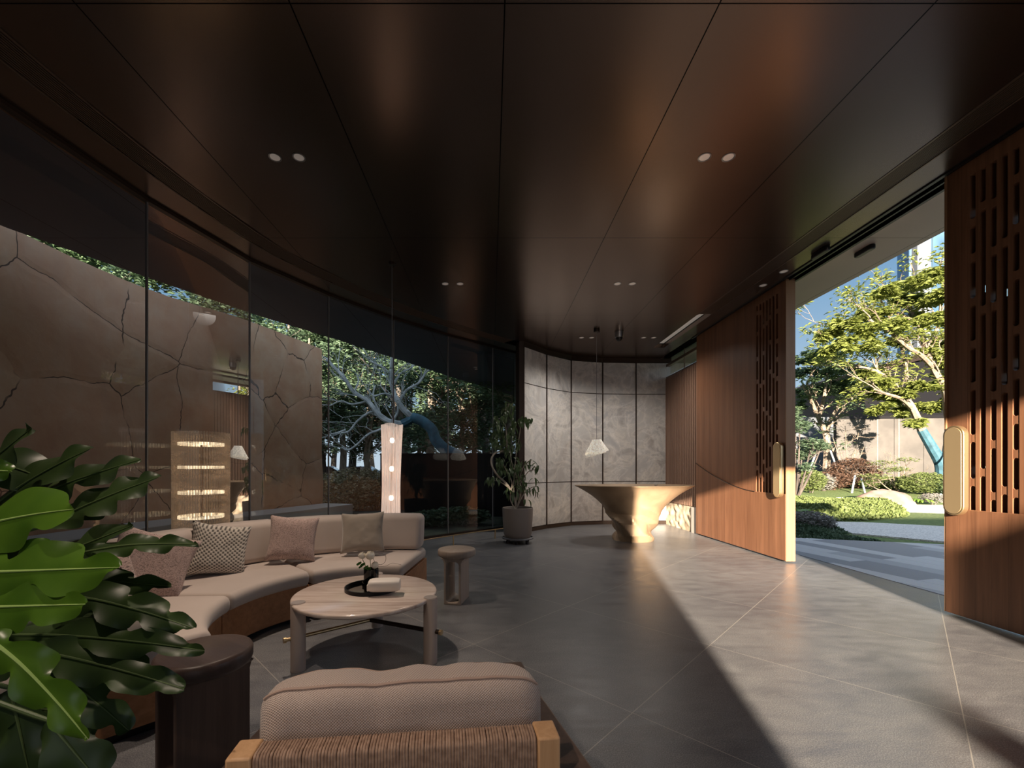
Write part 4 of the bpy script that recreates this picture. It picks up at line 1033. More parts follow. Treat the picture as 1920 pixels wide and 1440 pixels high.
MB().tube([(CR.x, CR.y, 0.44), (CR.x+0.02, CR.y, 0.58), (CR.x, CR.y, 0.74)], [0.035, 0.03, 0.025], 12).build('trunk', 'vein_shaded', phil)
rebase(phil, (CR.x, CR.y, 0))

# ------------------------------------------------------------------ foliage helpers
def leaf_cloud(clumps, size, rnd, flat=0.5, droop=0.0, aspect=0.5, shell=0.0):
    """clumps: (centre, rx, ry, rz, count)"""
    mb = MB(); vs, fs = mb.v, mb.f
    for (c, rx, ry, rz, n) in clumps:
        for _ in range(n):
            while True:
                x, y, z = rnd.uniform(-1, 1), rnd.uniform(-1, 1), rnd.uniform(-1, 1); q = x*x+y*y+z*z
                if shell*shell < q < 1: break
            p = V((c[0]+x*rx, c[1]+y*ry, c[2]+z*rz)); s = size*rnd.uniform(0.6, 1.3)
            a = rnd.uniform(0, 2*PI); d = V((math.cos(a), math.sin(a), -droop+rnd.uniform(-.35, .35))).normalized()
            nn = V((rnd.gauss(0, flat), rnd.gauss(0, flat), 1)); sd = d.cross(nn).normalized()*s*aspect*0.5; up = sd.cross(d).normalized()*s*0.12
            o = len(vs); vs += [tuple(p), tuple(p+d*s*.45+sd+up), tuple(p+d*s), tuple(p+d*s*.45-sd+up)]; fs.append((o, o+1, o+2)); fs.append((o, o+2, o+3))
    return mb
def quick(mb, name, m, parent=None):
    me = bpy.data.meshes.new(name); me.from_pydata(mb.v, [], mb.f); o = bpy.data.objects.new(name, me); COL.objects.link(o); me.materials.append(M[m] if isinstance(m, str) else m)
    if parent: o.parent = parent
    return o
m_leaf('indoor_leaf', (0.065, 0.11, 0.042), (0.11, 0.16, 0.07), 0.25, 0.4)
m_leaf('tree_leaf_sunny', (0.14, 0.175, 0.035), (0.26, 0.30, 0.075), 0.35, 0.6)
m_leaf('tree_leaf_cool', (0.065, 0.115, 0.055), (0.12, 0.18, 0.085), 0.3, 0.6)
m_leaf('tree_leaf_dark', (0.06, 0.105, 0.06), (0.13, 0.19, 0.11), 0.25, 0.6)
m_leaf('hedge_leaf', (0.08, 0.115, 0.03), (0.16, 0.20, 0.06), 0.2, 0.7)
m_leaf('dusty_leaf', (0.17, 0.16, 0.14), (0.30, 0.29, 0.27), 0.2, 0.8)
m_leaf('russet_leaf', (0.055, 0.028, 0.018), (0.12, 0.065, 0.038), 0.2, 0.7)
m_leaf('straw_leaf', (0.16, 0.13, 0.07), (0.26, 0.22, 0.12), 0.2, 0.8)
noisy('bark', (0.16, 0.12, 0.09), (0.34, 0.27, 0.21), 6, 0.9, 6, 0.5, 0.03, stretch=(1, 1, .3))
noisy('bark_pale', (0.15, 0.115, 0.085), (0.28, 0.22, 0.17), 6, 0.9, 6, 0.4, 0.03)
noisy('bark_lichen', (0.24, 0.26, 0.25), (0.55, 0.57, 0.55), 4, 0.9, 6, 0.5, 0.03)
noisy('blue_wrap', (0.02, 0.065, 0.09), (0.04, 0.12, 0.165), 5, 0.7, 5, 0.4, 0.02)
noisy('bark_dark', (0.05, 0.04, 0.035), (0.12, 0.10, 0.085), 6, 0.9, 6, 0.5, 0.03, stretch=(1, 1, .3))
def twigs(mb, start, d, L, rad, depth, rnd, tips, spread=0.7, up=0.1, seg=4):
    p = V(start); d = V(d).normalized(); pts = [p.copy()]
    for k in range(seg):
        d = (d+V((rnd.uniform(-1, 1), rnd.uniform(-1, 1), rnd.uniform(-1, 1)+up))*0.22).normalized(); p = p+d*L/seg; pts.append(p.copy())
    mb.tube(pts, [rad*(1-0.45*i/seg) for i in range(seg+1)], 5, cap=False)
    if depth <= 0: tips.append(p.copy()); return
    for k in range(rnd.choice((2, 3))):
        nd = (d+V((rnd.uniform(-1, 1), rnd.uniform(-1, 1), rnd.uniform(-.6, .9)))*spread).normalized()
        twigs(mb, pts[rnd.randint(max(1, seg-2), seg)], nd, L*rnd.uniform(0.55, 0.8), rad*0.55, depth-1, rnd, tips, spread, up, seg)

noisy('pale_stem', (0.30, 0.25, 0.20), (0.45, 0.39, 0.32), 8, 0.8)
# potted tree in the corner
t = thing('potted_tree', 'tall potted indoor tree with a curved pale stem and drooping leaves, beside the stone wall', 'plant')
PX, PY = 0.475, 7.42; T = Matrix.Translation((PX, PY, 0))
MB().lathe([(0.17, 0.095), (0.215, 0.10), (0.245, 0.16), (0.262, 0.40), (0.272, 0.615), (0.262, 0.622), (0.252, 0.60), (0.25, 0.54)], 56, T).build('pot', mat('taupe_pot', (0.235, 0.195, 0.165), 0.6), t)
MB().lathe([(0.252, 0.53), (0.252, 0.545)], 32, T).build('soil', 'soil', t)
cd = MB().lathe([(0.20, 0.075), (0.275, 0.078), (0.28, 0.10), (0.265, 0.106), (0.262, 0.088), (0.2, 0.088)], 48, T).build('dolly', 'grey_metal', t)
for k in range(6):
    a = 2*PI*k/6+.3; mb = MB(); q = (PX+0.19*math.cos(a), PY+0.19*math.sin(a)); Tw = Matrix.Translation((q[0], q[1], 0.028)) @ Matrix.Rotation(a*2, 4, 'Z') @ Matrix.Rotation(R(90), 4, 'X')
    mb.lathe([(0.025, -0.012), (0.028, -0.008), (0.028, 0.008), (0.025, 0.012)], 16, Tw); mb.box(q[0]-0.012, q[0]+0.012, q[1]-0.012, q[1]+0.012, 0.045, 0.078); mb.build('caster', 'black_metal', cd)
tk = MB(); Y = 7.42
tk.tube(smooth_path([at(967, 955, Y), at(965, 935, Y), at(952, 910, Y-.05), at(930, 888, Y-.1), at(921, 866, Y-.1), at(928, 850, Y-.05), at(948, 842, Y), at(950, 815, Y), at(945, 780, Y+.05), at(955, 756, Y)], 6), [0.021-0.0002*k for k in range(55)], 8)
for pth in ([(968, 955), (976, 925), (975, 895), (985, 870), (998, 862)], [(967, 950), (963, 915), (965, 880), (968, 850), (975, 810), (978, 785)], [(966, 955), (957, 935), (960, 905), (948, 880), (940, 862)], [(970, 950), (980, 930), (995, 915), (1008, 912)], [(955, 915), (940, 905), (925, 900)], [(978, 905), (990, 885), (1005, 880)], [(966, 945), (971, 905), (960, 870), (955, 835)]):
    rr = 0.013; P = smooth_path([at(x, y, Y+0.03*math.sin(x)) for x, y in pth], 5); tk.tube(P, [rr*(1-0.6*i/len(P)) for i in range(len(P))], 6)
tk.build('trunk', 'pale_stem', t)
rnd = random.Random(21); lv = MB()
def hang_leaf(mb, p, L, wd, rnd, az=None):
    az = rnd.uniform(0, 2*PI) if az is None else az; o_ = V((math.cos(az), math.sin(az), 0)); rows = []; sd = V((-o_.y, o_.x, 0))
    bend = rnd.uniform(0.5, 1.3)
    for j in range(6):
        v = j/5; a = bend*v*1.1+0.15; q = p+o_*(L*0.75*math.sin(a)*v if False else L*v*math.cos(a*0.9)*0.75)+V((0, 0, -L*v*math.sin(a)))
        w_ = wd*math.sin(PI*(0.06+0.9*v))**0.8; rows.append([q+sd*(u*w_)+V((0, 0, 0.012*(abs(u)-0.5))) for u in (-1, 0, 1)])
    mb.grid(rows)
for (px, py, rx, rz, n) in ((945, 800, 24, 22, 60), (935, 825, 14, 18, 34), (955, 770, 12, 14, 26), (985, 792, 12, 8, 26), (960, 830, 14, 14, 24), (955, 850, 12, 8, 14), (968, 875, 16, 14, 34), (945, 888, 16, 12, 24), (975, 905, 12, 18, 28), (958, 925, 12, 10, 14),
                            (925, 903, 11, 5, 18), (935, 868, 10, 8, 10), (993, 872, 7, 8, 7), (1005, 880, 6, 9, 6), (1003, 905, 5, 7, 4), (1006, 922, 7, 8, 6), (990, 922, 5, 7, 4), (988, 940, 5, 5, 3)):
    for _ in range(n):
        a = rnd.uniform(0, 2*PI); q = math.sqrt(rnd.random()); c = at(px+rx*q*math.cos(a), py-5+rz*q*math.sin(a), Y+rnd.uniform(-.2, .2)*min(1, rx/12)); hang_leaf(lv, c, rnd.uniform(0.10, 0.17), rnd.uniform(0.018, 0.030), rnd)
quick(lv, 'foliage', 'indoor_leaf', t)
for p_ in t.children[-1].data.polygons: p_.use_smooth = True
rebase(t, (PX, PY, 0))

# ================================================================== OUTSIDE, beyond the glass (left)
noisy('dark_soil', (0.035, 0.032, 0.022), (0.08, 0.085, 0.045), 2.0, 0.95, 6, 0.4, 0.03)
mb = MB(); mb.prism([(-60, -9), (-3.42, -9)]+offset(GL, -0.04)+[(0.97, 10.45), (4.25, 10.45), (4.25, 70), (-60, 70)], -0.1, -0.02)
o = struct(mb.build('ground', 'dark_soil', smooth=False)); o.name = 'ground_garden'
rock_line = [(-5.75, -6.0), (-5.75, -3.0), (-5.70, 0.0), (-5.66, 3.0), (-5.56, 5.2), (-5.36, 6.5), (-4.62, 7.95), (-3.93, 9.85)]
P = [(p.x, p.y) for p in smooth_path([(x, y, 0) for x, y in rock_line], 8)]
mb = MB(); rows_f = []; n = len(P); fr = P; bk = offset(P, -0.45); NZ_ = 24; rows = []
for i in range(n):
    row = []
    for j in range(NZ_+1):
        z = 4.10*j/NZ_; dx = 0.05*mnoise.noise(V((i*.22, z*1.1, 1)))+0.015*mnoise.noise(V((i*.8, z*4, 4))); tdir = (V(fr[min(i+1, n-1)])-V(fr[max(i-1, 0)])).normalized()
        row.append(V((fr[i][0]+tdir.y*dx, fr[i][1]-tdir.x*dx, z)))
    row.append(V((bk[i][0], bk[i][1], 4.10))); row.append(V((bk[i][0], bk[i][1], 0))); rows.append(row)
mb.grid(rows, closed=True); L = NZ_+3
o = len(mb.v)-n*L; mb.f.append(tuple(o+k for k in range(L))); mb.f.append(tuple(o+(n-1)*L+k for k in range(L)))
tag(mb.build('stone_garden_wall', 'rammed_rock', angle=50), 'tall curved brown cracked stone wall standing outside the glass', 'wall')
mb = MB(); band(mb, offset(P, 0.85), offset(P, 0.07), 0, 0.50); tag(mb.build('stone_ledge', 'pale_ledge', smooth=False, bevel=0.01), 'pale low ledge running along the foot of the brown stone wall', 'ledge')
# dark low wall
mb = MB(); mb.box(-3.0, 3.5, 11.45, 11.6, 0, 1.68); mb.box(-3.0, 3.5, 11.43, 11.62, 1.68, 1.72)
tag(mb.build('dark_garden_wall', 'black_metal', smooth=False), 'low black garden wall behind the cloth column lamp', 'wall')
# parked cars and a cream fence far off
def car(x, y, rz, col, label):
    t = thing('parked_car', label, 'car', (x, y, 0), rz)
    bd = MB(); prof = [(-2.1, .35), (-2.15, .75), (-1.9, .95), (-1.2, 1.0), (1.1, .98), (1.95, .85), (2.15, .6), (2.1, .35)]
    Tm = Matrix(((1, 0, 0, 0), (0, 0, -1, .85), (0, 1, 0, 0), (0, 0, 0, 1)))
    bd.prism(prof, 0, 1.7, Tm); bd.build('body', mat('car_'+label.split()[0], col, .3, .3), t, bevel=0.06, seg=3)
    cb = MB(); cb.prism([(-1.7, .98), (-1.1, 1.42), (.35, 1.45), (1.15, .98)], 0.1, 1.6, Tm); cb.build('cabin', 'smoked_glass', t, bevel=0.05, seg=3)
    rf = MB(); rf.box(-1.1, .35, -.68, .68, 1.43, 1.47); rf.build('roof', mat('car_'+label.split()[0]+'_roof', col, .3, .3), t, bevel=0.02)
    for (a, b_) in ((-1.3, -.85), (1.3, -.85), (-1.3, .85), (1.3, .85)):
        w_ = MB(); w_.lathe([(.2, -.1), (.33, -.1), (.33, .1), (.2, .1)], 24, Matrix.Translation((a, b_*.92, .33)) @ Matrix.Rotation(R(90), 4, 'X')); w_.build('wheel', 'black_metal', t)
car((612-PX0)/FPX*27, 27, R(10), (0.75, 0.78, 0.82), 'white parked car far off between the tree trunks, left one')
car((683-PX0)/FPX*29, 29, R(-4), (0.55, 0.66, 0.78), 'silver-blue parked car far off behind the trees, beside the cloth lamp')
t = thing('picket_fence', 'short cream upright fence far off beside the cloth column lamp', 'fence')
for k in range(7):
    x = (678+k*13-PX0)/FPX*21; MB().box(x-.05, x+.05, 20.95, 21.05, 0, 1.25).build('picket', mat('cream_paint', (0.55, 0.5, 0.36), .6), t)
MB().box((674-PX0)/FPX*21, (762-PX0)/FPX*21, 20.97, 21.0, 1.0, 1.08).build('rail', 'cream_paint', t); rebase(t, ((715-PX0)/FPX*21, 21, 0))
# brownish hedge in the middle distance
rnd = random.Random(2)
def bush(name, px, Y, z0, rx, ry, rz, n, size, m, label, cat='shrub', flat=0.8, X=None, group=None, droop=0.0, stem=True):
    x = (px-PX0)/FPX*Y if X is None else X
    t = thing(name, label, cat, group=group)
    core = leaf_cloud([((x, Y, z0+rz*0.95), rx, ry, rz, n)], size, rnd, flat, droop, shell=0.55); quick(core, 'foliage', m, t)
    if stem:
        st = MB()
        for k in range(5):
            a = rnd.uniform(0, 6.28); st.tube([(x+0.05*math.cos(a), Y+.05*math.sin(a), z0-0.08), (x+rx*.35*math.cos(a), Y+ry*.35*math.sin(a), z0+rz*.7), (x+rx*.6*math.cos(a), Y+ry*.6*math.sin(a), z0+rz*1.3)], [0.02, .014, .006], 5)
        st.build('stems', 'bark_dark', t)
    rebase(t, (x, Y, z0)); return t
for k, (px, Y, rx, rz, lb) in enumerate(((630, 12.5, 1.1, .62, 'loose straw-green shrub beside the end of the brown stone wall'), (668, 13.2, 1.0, .70, 'loose straw-green shrub in the middle, left of the cloth lamp'), (704, 13.6, 0.9, .66, 'loose straw-green shrub half behind the cloth column lamp'))):
    bush('garden_shrub', px, Y, 0, rx, .9, rz, 2600, .10, 'straw_leaf', lb, group=None)
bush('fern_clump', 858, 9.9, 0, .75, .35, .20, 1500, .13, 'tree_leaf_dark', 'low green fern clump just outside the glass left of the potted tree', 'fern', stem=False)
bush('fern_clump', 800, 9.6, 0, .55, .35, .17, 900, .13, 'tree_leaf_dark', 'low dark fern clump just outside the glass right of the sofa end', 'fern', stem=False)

# leaning tree with the blue wrapped trunk
t = thing('leaning_tree', 'leaning bare tree with a blue-wrapped trunk and white branches beyond the glass', 'tree')
Y = 12.6
tr_ = MB(); P0 = [(900, 965), (896, 900), (880, 872), (862, 856), (838, 845), (818, 826), (810, 806), (792, 790), (772, 782)]
P = smooth_path([at(x, y, Y) for x, y in P0], 6); tr_.tube(P, [0.20-0.05*i/len(P) for i in range(len(P))], 12); tr_.tube(smooth_path([at(776, 784, Y), at(765, 790, Y), at(755, 795, Y)], 5), 0.13, 10)
tr_.build('wrapped_trunk', 'blue_wrap', t)
br = MB(); rnd = random.Random(8); tips = []
BP = [([(772, 782), (757, 768), (748, 755), (738, 735), (733, 705), (736, 668)], .12), ([(748, 755), (762, 732), (785, 718), (800, 697), (815, 690)], .05), ([(756, 795), (730, 790), (712, 780), (690, 752), (664, 735), (645, 708), (622, 684), (612, 672)], .10),
      ([(730, 788), (700, 772), (672, 788), (655, 808), (640, 812)], .045), ([(735, 795), (712, 806), (690, 815), (668, 835), (652, 844), (640, 838)], .05), ([(742, 745), (722, 738), (700, 742), (690, 728)], .035), ([(738, 720), (752, 700), (770, 690), (790, 672)], .04),
      ([(715, 780), (700, 745), (704, 722)], .04), ([(690, 752), (660, 758), (640, 752), (620, 760)], .035), ([(733, 705), (720, 690), (700, 680), (690, 668)], .035), ([(736, 790), (746, 770), (744, 745)], .05), ([(664, 735), (672, 715), (668, 700)], .03), ([(648, 806), (630, 812), (615, 815)], .025), ([(785, 718), (790, 700), (782, 680)], .025)]
for (pts, r) in BP:
    r *= 0.8; yo = rnd.uniform(-.5, .5); Pp = smooth_path([at(x, y, Y+yo*i/len(pts)) for i, (x, y) in enumerate(pts)], 5)
    br.tube(Pp, [r*(1-.6*i/len(Pp))+0.006 for i in range(len(Pp))], 7)
    for k in range(3, len(Pp), 4):
        d = (Pp[k]-Pp[k-1]); nd = (d.normalized()+V((rnd.uniform(-1, 1), rnd.uniform(-1, 1), rnd.uniform(-.7, 1)))*.9).normalized(); twigs(br, Pp[k], nd, rnd.uniform(.5, 1.0), r*.16+.006, 2, rnd, tips, .8, .1, 4)
br.build('branches', 'bark_lichen', t)
quick(leaf_cloud([(p, .22, .22, .18, 3) for p in tips], .10, rnd, .8), 'foliage', 'tree_leaf_cool', t)
rebase(t, at(900, 965, Y))

# woodland beyond the glass
def tree_proto(seed, H, crown, leafm, barkm, n, size, trunk_r, low=0.35, label='', nb=9):
    rnd = random.Random(seed); t = thing('woodland_tree', label, 'tree', group='woodland trees beyond the glass')
    w_ = MB(); tips = []; lean = V((rnd.uniform(-.08, .08), rnd.uniform(-.08, .08), 1)); pts = [V((0, 0, -.1))+lean*H*.8*k/8+V((rnd.uniform(-.1, .1), rnd.uniform(-.1, .1), 0))*(k > 0) for k in range(9)]
    w_.tube(pts, [trunk_r*(1-.75*k/8) for k in range(9)], 9)
    for k in range(nb):
        f = low+(1-low)*k/nb; p = pts[0].lerp(pts[-1], f); a = rnd.uniform(0, 2*PI); twigs(w_, p, V((math.cos(a), math.sin(a), .45)), crown*rnd.uniform(.5, .9)*(1.15-f*.6), trunk_r*.4*(1.1-f), 2, rnd, tips, .7, .15)
    w_.build('trunk', barkm, t)
    cl = [(p, crown*.24, crown*.24, crown*.15, max(4, n//len(tips))) for p in tips]
    quick(leaf_cloud(cl, size, rnd, .7), 'foliage', leafm, t); return t
W = [tree_proto(31, 10, 2.9, 'tree_leaf_dark', 'bark_dark', 9000, .20, .22, .25, 'x'), tree_proto(32, 12, 3.2, 'tree_leaf_cool', 'bark', 9000, .20, .20, .28, 'x'), tree_proto(33, 9, 2.4, 'tree_leaf_dark', 'bark', 7500, .18, .16, .2, 'x', 11)]
rnd = random.Random(77)
SP = [(125, 15, 0), (190, 17, 1), (250, 14.5, 2), (310, 18, 0), (370, 15.5, 1), (425, 19, 2), (480, 16, 0), (530, 20, 1), (580, 16.5, 2), (612, 22, 0), (640, 18.5, 1), (665, 24, 0), (690, 19.5, 2), (730, 23, 1), (758, 17.5, 0), (785, 25, 2), (812, 19, 1), (838, 24, 0), (862, 18, 2), (888, 26, 1), (912, 20, 0), (940, 24, 2), (962, 17, 1), (985, 22, 0),
      (150, 27, 1), (260, 30, 0), (360, 28, 1), (460, 31, 0), (550, 30, 1), (620, 33, 0), (700, 34, 1), (770, 36, 0), (840, 35, 1), (920, 34, 0), (985, 36, 1)]
kinds = ['dark dense tree', 'taller airy tree', 'small bushy tree']; used = [0, 0, 0]
SPs = sorted(SP, key=lambda s: s[0])
ords = ['leftmost', 'second', 'third', 'fourth', 'fifth', 'sixth', 'seventh', 'eighth', 'ninth', 'tenth']; cnt = {}
for i, (px, Y, k) in enumerate(SPs):
    loc = ((px-PX0)/FPX*Y, Y, -0.02)
    where = 'over the brown stone wall' if px < 600 else ('between stone wall and cloth lamp' if px < 720 else ('above the black garden wall' if px < 900 else 'behind the potted tree'))
    row = 'front' if Y < 21 else ('middle' if Y < 27 else 'back')
    key = (k, row, where); cnt[key] = cnt.get(key, 0)+1
    lb = '%s %s, %s row, %s' % (ords[cnt[key]-1] if sum(1 for s_ in SPs if s_[2] == k) > 1 else '', kinds[k], row, where)
    if used[k] == 0: o = W[k]; o.location = loc; o['label'] = lb
    else: o = dup(W[k], loc, rnd.uniform(0, 6), lb)
    used[k] += 1; s = rnd.uniform(.85, 1.15)*(1.15 if Y > 26 else 1); o.scale = (s, s, s)

# ================================================================== OUTSIDE, garden seen through the doors (right)
def m_paving():
    m, nt, b = new_mat('plank_paving'); p = coords(nt, (1, 1, 1), (0, 0, R(-14)), geo=True)
    mp2 = nt.nodes.new('ShaderNodeMapping'); mp2.inputs['Rotation'].default_value = (0, 0, R(90)); nt.links.new(p, mp2.inputs[0])
    br_ = nt.nodes.new('ShaderNodeTexBrick'); br_.inputs['Scale'].default_value = 1; br_.inputs['Mortar Size'].default_value = 0.003; br_.inputs['Brick Width'].default_value = 1.5; br_.inputs['Row Height'].default_value = .30
    br_.inputs['Color1'].default_value = (0, 0, 0, 1); br_.inputs['Color2'].default_value = (1, 1, 1, 1); br_.inputs['Bias'].default_value = 0; br_.offset = .37; nt.links.new(mp2.outputs[0], br_.inputs['Vector'])
    n = nz(nt, coords(nt, geo=True), 60, 3)
    col = ramp(nt, br_.outputs['Color'], [(0.0, (0.22, 0.22, 0.23)), (0.35, (0.33, 0.33, 0.34)), (0.55, (0.46, 0.455, 0.45))]); nt.nodes[-1].color_ramp.interpolation = 'CONSTANT'
    col = mix(nt, 0.18, col, n.outputs['Color'], 'OVERLAY'); nt.links.new(col, b.inputs['Base Color']); b.inputs['Roughness'].default_value = .6; M['plank_paving'] = m
m_paving()
noisy('gravel', (0.42, 0.40, 0.37), (0.80, 0.76, 0.70), 45, .9, 4, .8, .02, geo=True)
noisy('grass', (0.06, 0.10, 0.02), (0.14, 0.19, 0.05), 14, .9, 6, .8, .04, geo=True)
def hgt(x, y):
    q = min(1, max(0, (y-13.0)/7.0)); return 0.45*q*q*(3-2*q)-0.02+0.03*mnoise.noise(V((x*.4, y*.4, 0)))*min(1, max(0, y-10))
mb = MB(); rows = [[V((x, y, hgt(x, y))) for x in [4.3+1.0*i for i in range(45)]] for y in [-8+1.0*j for j in range(50)]]; mb.grid(rows); struct(mb.build('ground_lawn', 'grass')).name = 'ground_lawn'
pv = [(4.65, -6.5), (14, -6.5), (12, 3), (9.2, 6.3), (7.9, 7.2), (6.2, 7.75), (4.65, 8.5)]
mb = MB(); mb.prism(pv, -.06, 0.004); struct(mb.build('ground_paving', 'plank_paving', smooth=False))
gp = [(7.25, 8.45), (8.05, 7.45), (9.4, 6.6), (12, 5.6), (15, 6.4), (15, 8.3), (12, 8.9), (10.3, 9.4), (9.0, 10.2), (8.4, 10.3), (7.6, 9.4)]
mb = MB(); mb.prism(gp, -.06, 0.012); struct(mb.build('ground_gravel', 'gravel', smooth=False))
gp = [(12.3, 14.6), (12.8, 12.9), (15, 11.6), (19, 11.2), (19, 14.2), (15, 14.6)]
mb = MB(); mb.prism(gp, -.06, 0.06); struct(mb.build('ground_gravel.001', 'gravel', smooth=False))
# clipped ground cover mounds
def mound(poly_px, label, m, H, n, size, cat='ground cover', name='ground_cover'):
    """poly in world xy; leaf carpet over a domed bed"""
    t = thing(name, label, cat); xs = [p[0] for p in poly_px]; ys = [p[1] for p in poly_px]
    def inside(x, y):
        c = False; j = len(poly_px)-1
        for i in range(len(poly_px)):
            xi, yi = poly_px[i]; xj, yj = poly_px[j]
            if (yi > y) != (yj > y) and x < (xj-xi)*(y-yi)/(yj-yi)+xi: c = not c
            j = i
        return c
    def dist(x, y):
        best = 9
        for i in range(len(poly_px)):
            a, b_ = V(poly_px[i]), V(poly_px[(i+1) % len(poly_px)]); ab = b_-a; q = max(0, min(1, (V((x, y))-a).dot(ab)/ab.length_squared)); best = min(best, (V((x, y))-(a+ab*q)).length)
        return best
    def zz(x, y): d = dist(x, y); return hgt(x, y)+H*min(1, d/0.5)**.6*(0.85+.3*mnoise.noise(V((x*.8, y*.8, 2))))
    g = MB(); N = 60; x0, x1, y0, y1 = min(xs), max(xs), min(ys), max(ys); idx = {}
    for j in range(N+1):
        for i in range(N+1):
            x, y = x0+(x1-x0)*i/N, y0+(y1-y0)*j/N
            if inside(x, y): idx[(i, j)] = len(g.v); g.v.append((x, y, zz(x, y)-.03))
    for j in range(N):
        for i in range(N):
            q = [(i, j), (i+1, j), (i+1, j+1), (i, j+1)]
            if all(k in idx for k in q): g.f.append(tuple(idx[k] for k in q))
    g.build('bed', m, t)
    rnd = random.Random(int(x0*100)); lc = MB(); c = 0
    while c < n:
        x, y = rnd.uniform(x0, x1), rnd.uniform(y0, y1)
        if not inside(x, y): continue
        c += 1; z = zz(x, y)-0.02; s = size*rnd.uniform(.6, 1.3); a = rnd.uniform(0, 6.28); d = V((math.cos(a)*.6, math.sin(a)*.6, rnd.uniform(.4, 1.0))).normalized(); sd = d.cross(V((rnd.uniform(-1, 1), rnd.uniform(-1, 1), .3))).normalized()*s*.3
        p = V((x, y, z)); o = len(lc.v); lc.v += [tuple(p), tuple(p+d*s*.5+sd), tuple(p+d*s), tuple(p+d*s*.5-sd)]; lc.f.append((o, o+1, o+2, o+3))
    quick(lc, 'foliage', m, t); rebase(t, ((x0+x1)/2, (y0+y1)/2, 0))
mound([(5.2, 10.5), (6.6, 10.2), (8.2, 10.4), (9.6, 10.6), (11.3, 11.4), (12.4, 12.6), (11.6, 13.6), (9.6, 15.0), (7.2, 16.2), (5.2, 16.0)], 'broad sunlit light-green clipped ground cover bed beyond the gravel', 'hedge_leaf', .42, 26000, .085)
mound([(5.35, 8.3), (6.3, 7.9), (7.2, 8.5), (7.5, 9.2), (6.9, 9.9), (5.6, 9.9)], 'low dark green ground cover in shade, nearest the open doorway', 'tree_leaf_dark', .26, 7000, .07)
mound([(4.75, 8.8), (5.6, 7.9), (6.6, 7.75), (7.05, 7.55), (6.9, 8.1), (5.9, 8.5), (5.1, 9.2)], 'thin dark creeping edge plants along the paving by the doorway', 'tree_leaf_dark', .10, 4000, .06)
bush('dusty_shrub', 1518, 8.7, 0, .55, .35, .22, 3800, .055, 'dusty_leaf', 'silvery grey low shrub beside the sliding door edge', X=6.55)
bush('dusty_shrub', 1749, 14.6, .12, .38, .3, .17, 1500, .06, 'dusty_leaf', 'small whitish round shrub right of the pink boulder')
def fern(px, Y, z, r, n, label, name='fern_clump'):
    t = thing(name, label, 'fern'); x = (px-PX0)/FPX*Y; m_ = MB(); rnd = random.Random(px)
    for k in range(n):
        a = 2*PI*k/n+rnd.uniform(-.1, .1); up = rnd.uniform(.6, 1.1); o_ = V((math.cos(a), math.sin(a), 0)); sd = V((-o_.y, o_.x, 0)); rows = []
        for j in range(7):
            v = j/6; q = V((x, Y, z))+o_*(r*v*rnd.uniform(.97, 1.03))+V((0, 0, r*up*(1.2*v-1.1*v*v))); rows.append([q+sd*(u*.05*r*2*math.sin(PI*(.1+.85*v))) for u in (-1, 0, 1)])
        m_.grid(rows)
    quick(m_, 'fronds', 'fern_green', t); rebase(t, (x, Y, z))
m_leaf('fern_green', (0.10, 0.20, 0.03), (0.22, 0.36, 0.06), .3, .5)
fern(1726, 14.8, .1, .48, 26, 'bright green spiky fern between the boulder and the whitish shrub')
fern(1494, 9.3, .25, .5, 22, 'bright fern right against the sliding door edge above the silvery shrub')
# boulder
t_ = MB(); rows = []; bc = atg(1661, 948, 0.1); bc.y = 15.0; bc.x = (1661-PX0)/FPX*15.0
noisy('boulder_stone', (0.17, 0.105, 0.085), (0.30, 0.20, 0.165), 2.5, .85, 8, .8, .05)
for j in range(17):
    ph_ = -PI/2*.25+(PI/2+PI/2*.25)*j/16; row = []
    for k in range(40):
        a = 2*PI*k/40; d = V((math.cos(a)*math.cos(ph_), math.sin(a)*math.cos(ph_), math.sin(ph_))); f = 1+.16*mnoise.noise(d*1.6)+.06*mnoise.noise(d*5)
        row.append(V((bc.x+1.0*d.x*f, bc.y+.55*d.y*f, .05+(.50-.10*d.x)*d.z*f)))
    rows.append(row)
t_.grid(rows, closed=True); tag(t_.build('boulder', 'boulder_stone', angle=60), 'long low pinkish boulder lying on the grass behind the ground cover', 'rock')
# shrubs of the middle distance
bush('garden_shrub', 1600, 19.5, .40, 1.15, .8, .72, 5000, .11, 'russet_leaf', 'dark russet shrub in front of the corner of the grey garden wall')
bush('garden_shrub', 1556, 18.5, .40, .8, .6, .40, 2500, .10, 'russet_leaf', 'lower orange-brown shrub left of the dark russet one')
bush('garden_shrub', 1735, 17.0, .33, 1.0, .7, .42, 5000, .09, 'hedge_leaf', 'rounded green shrub behind the fern and boulder')
bush('garden_shrub', 1790, 16.5, .30, .8, .7, .38, 3500, .09, 'tree_leaf_cool', 'rounded deep green shrub at the foot of the blue-wrapped tree')
bush('garden_shrub', 1520, 17.5, .38, .55, .5, .45, 2500, .10, 'hedge_leaf', 'small yellow-green shrub beside the sliding door edge')
bush('garden_shrub', 1545, 18.2, .40, .45, .4, .35, 1800, .09, 'dusty_leaf', 'small pale feathery shrub next to the yellow-green one')
bush('garden_shrub', 1668, 18.6, .38, 1.1, .7, .30, 3000, .10, 'hedge_leaf', 'low green shrubbery along the wall behind the boulder')
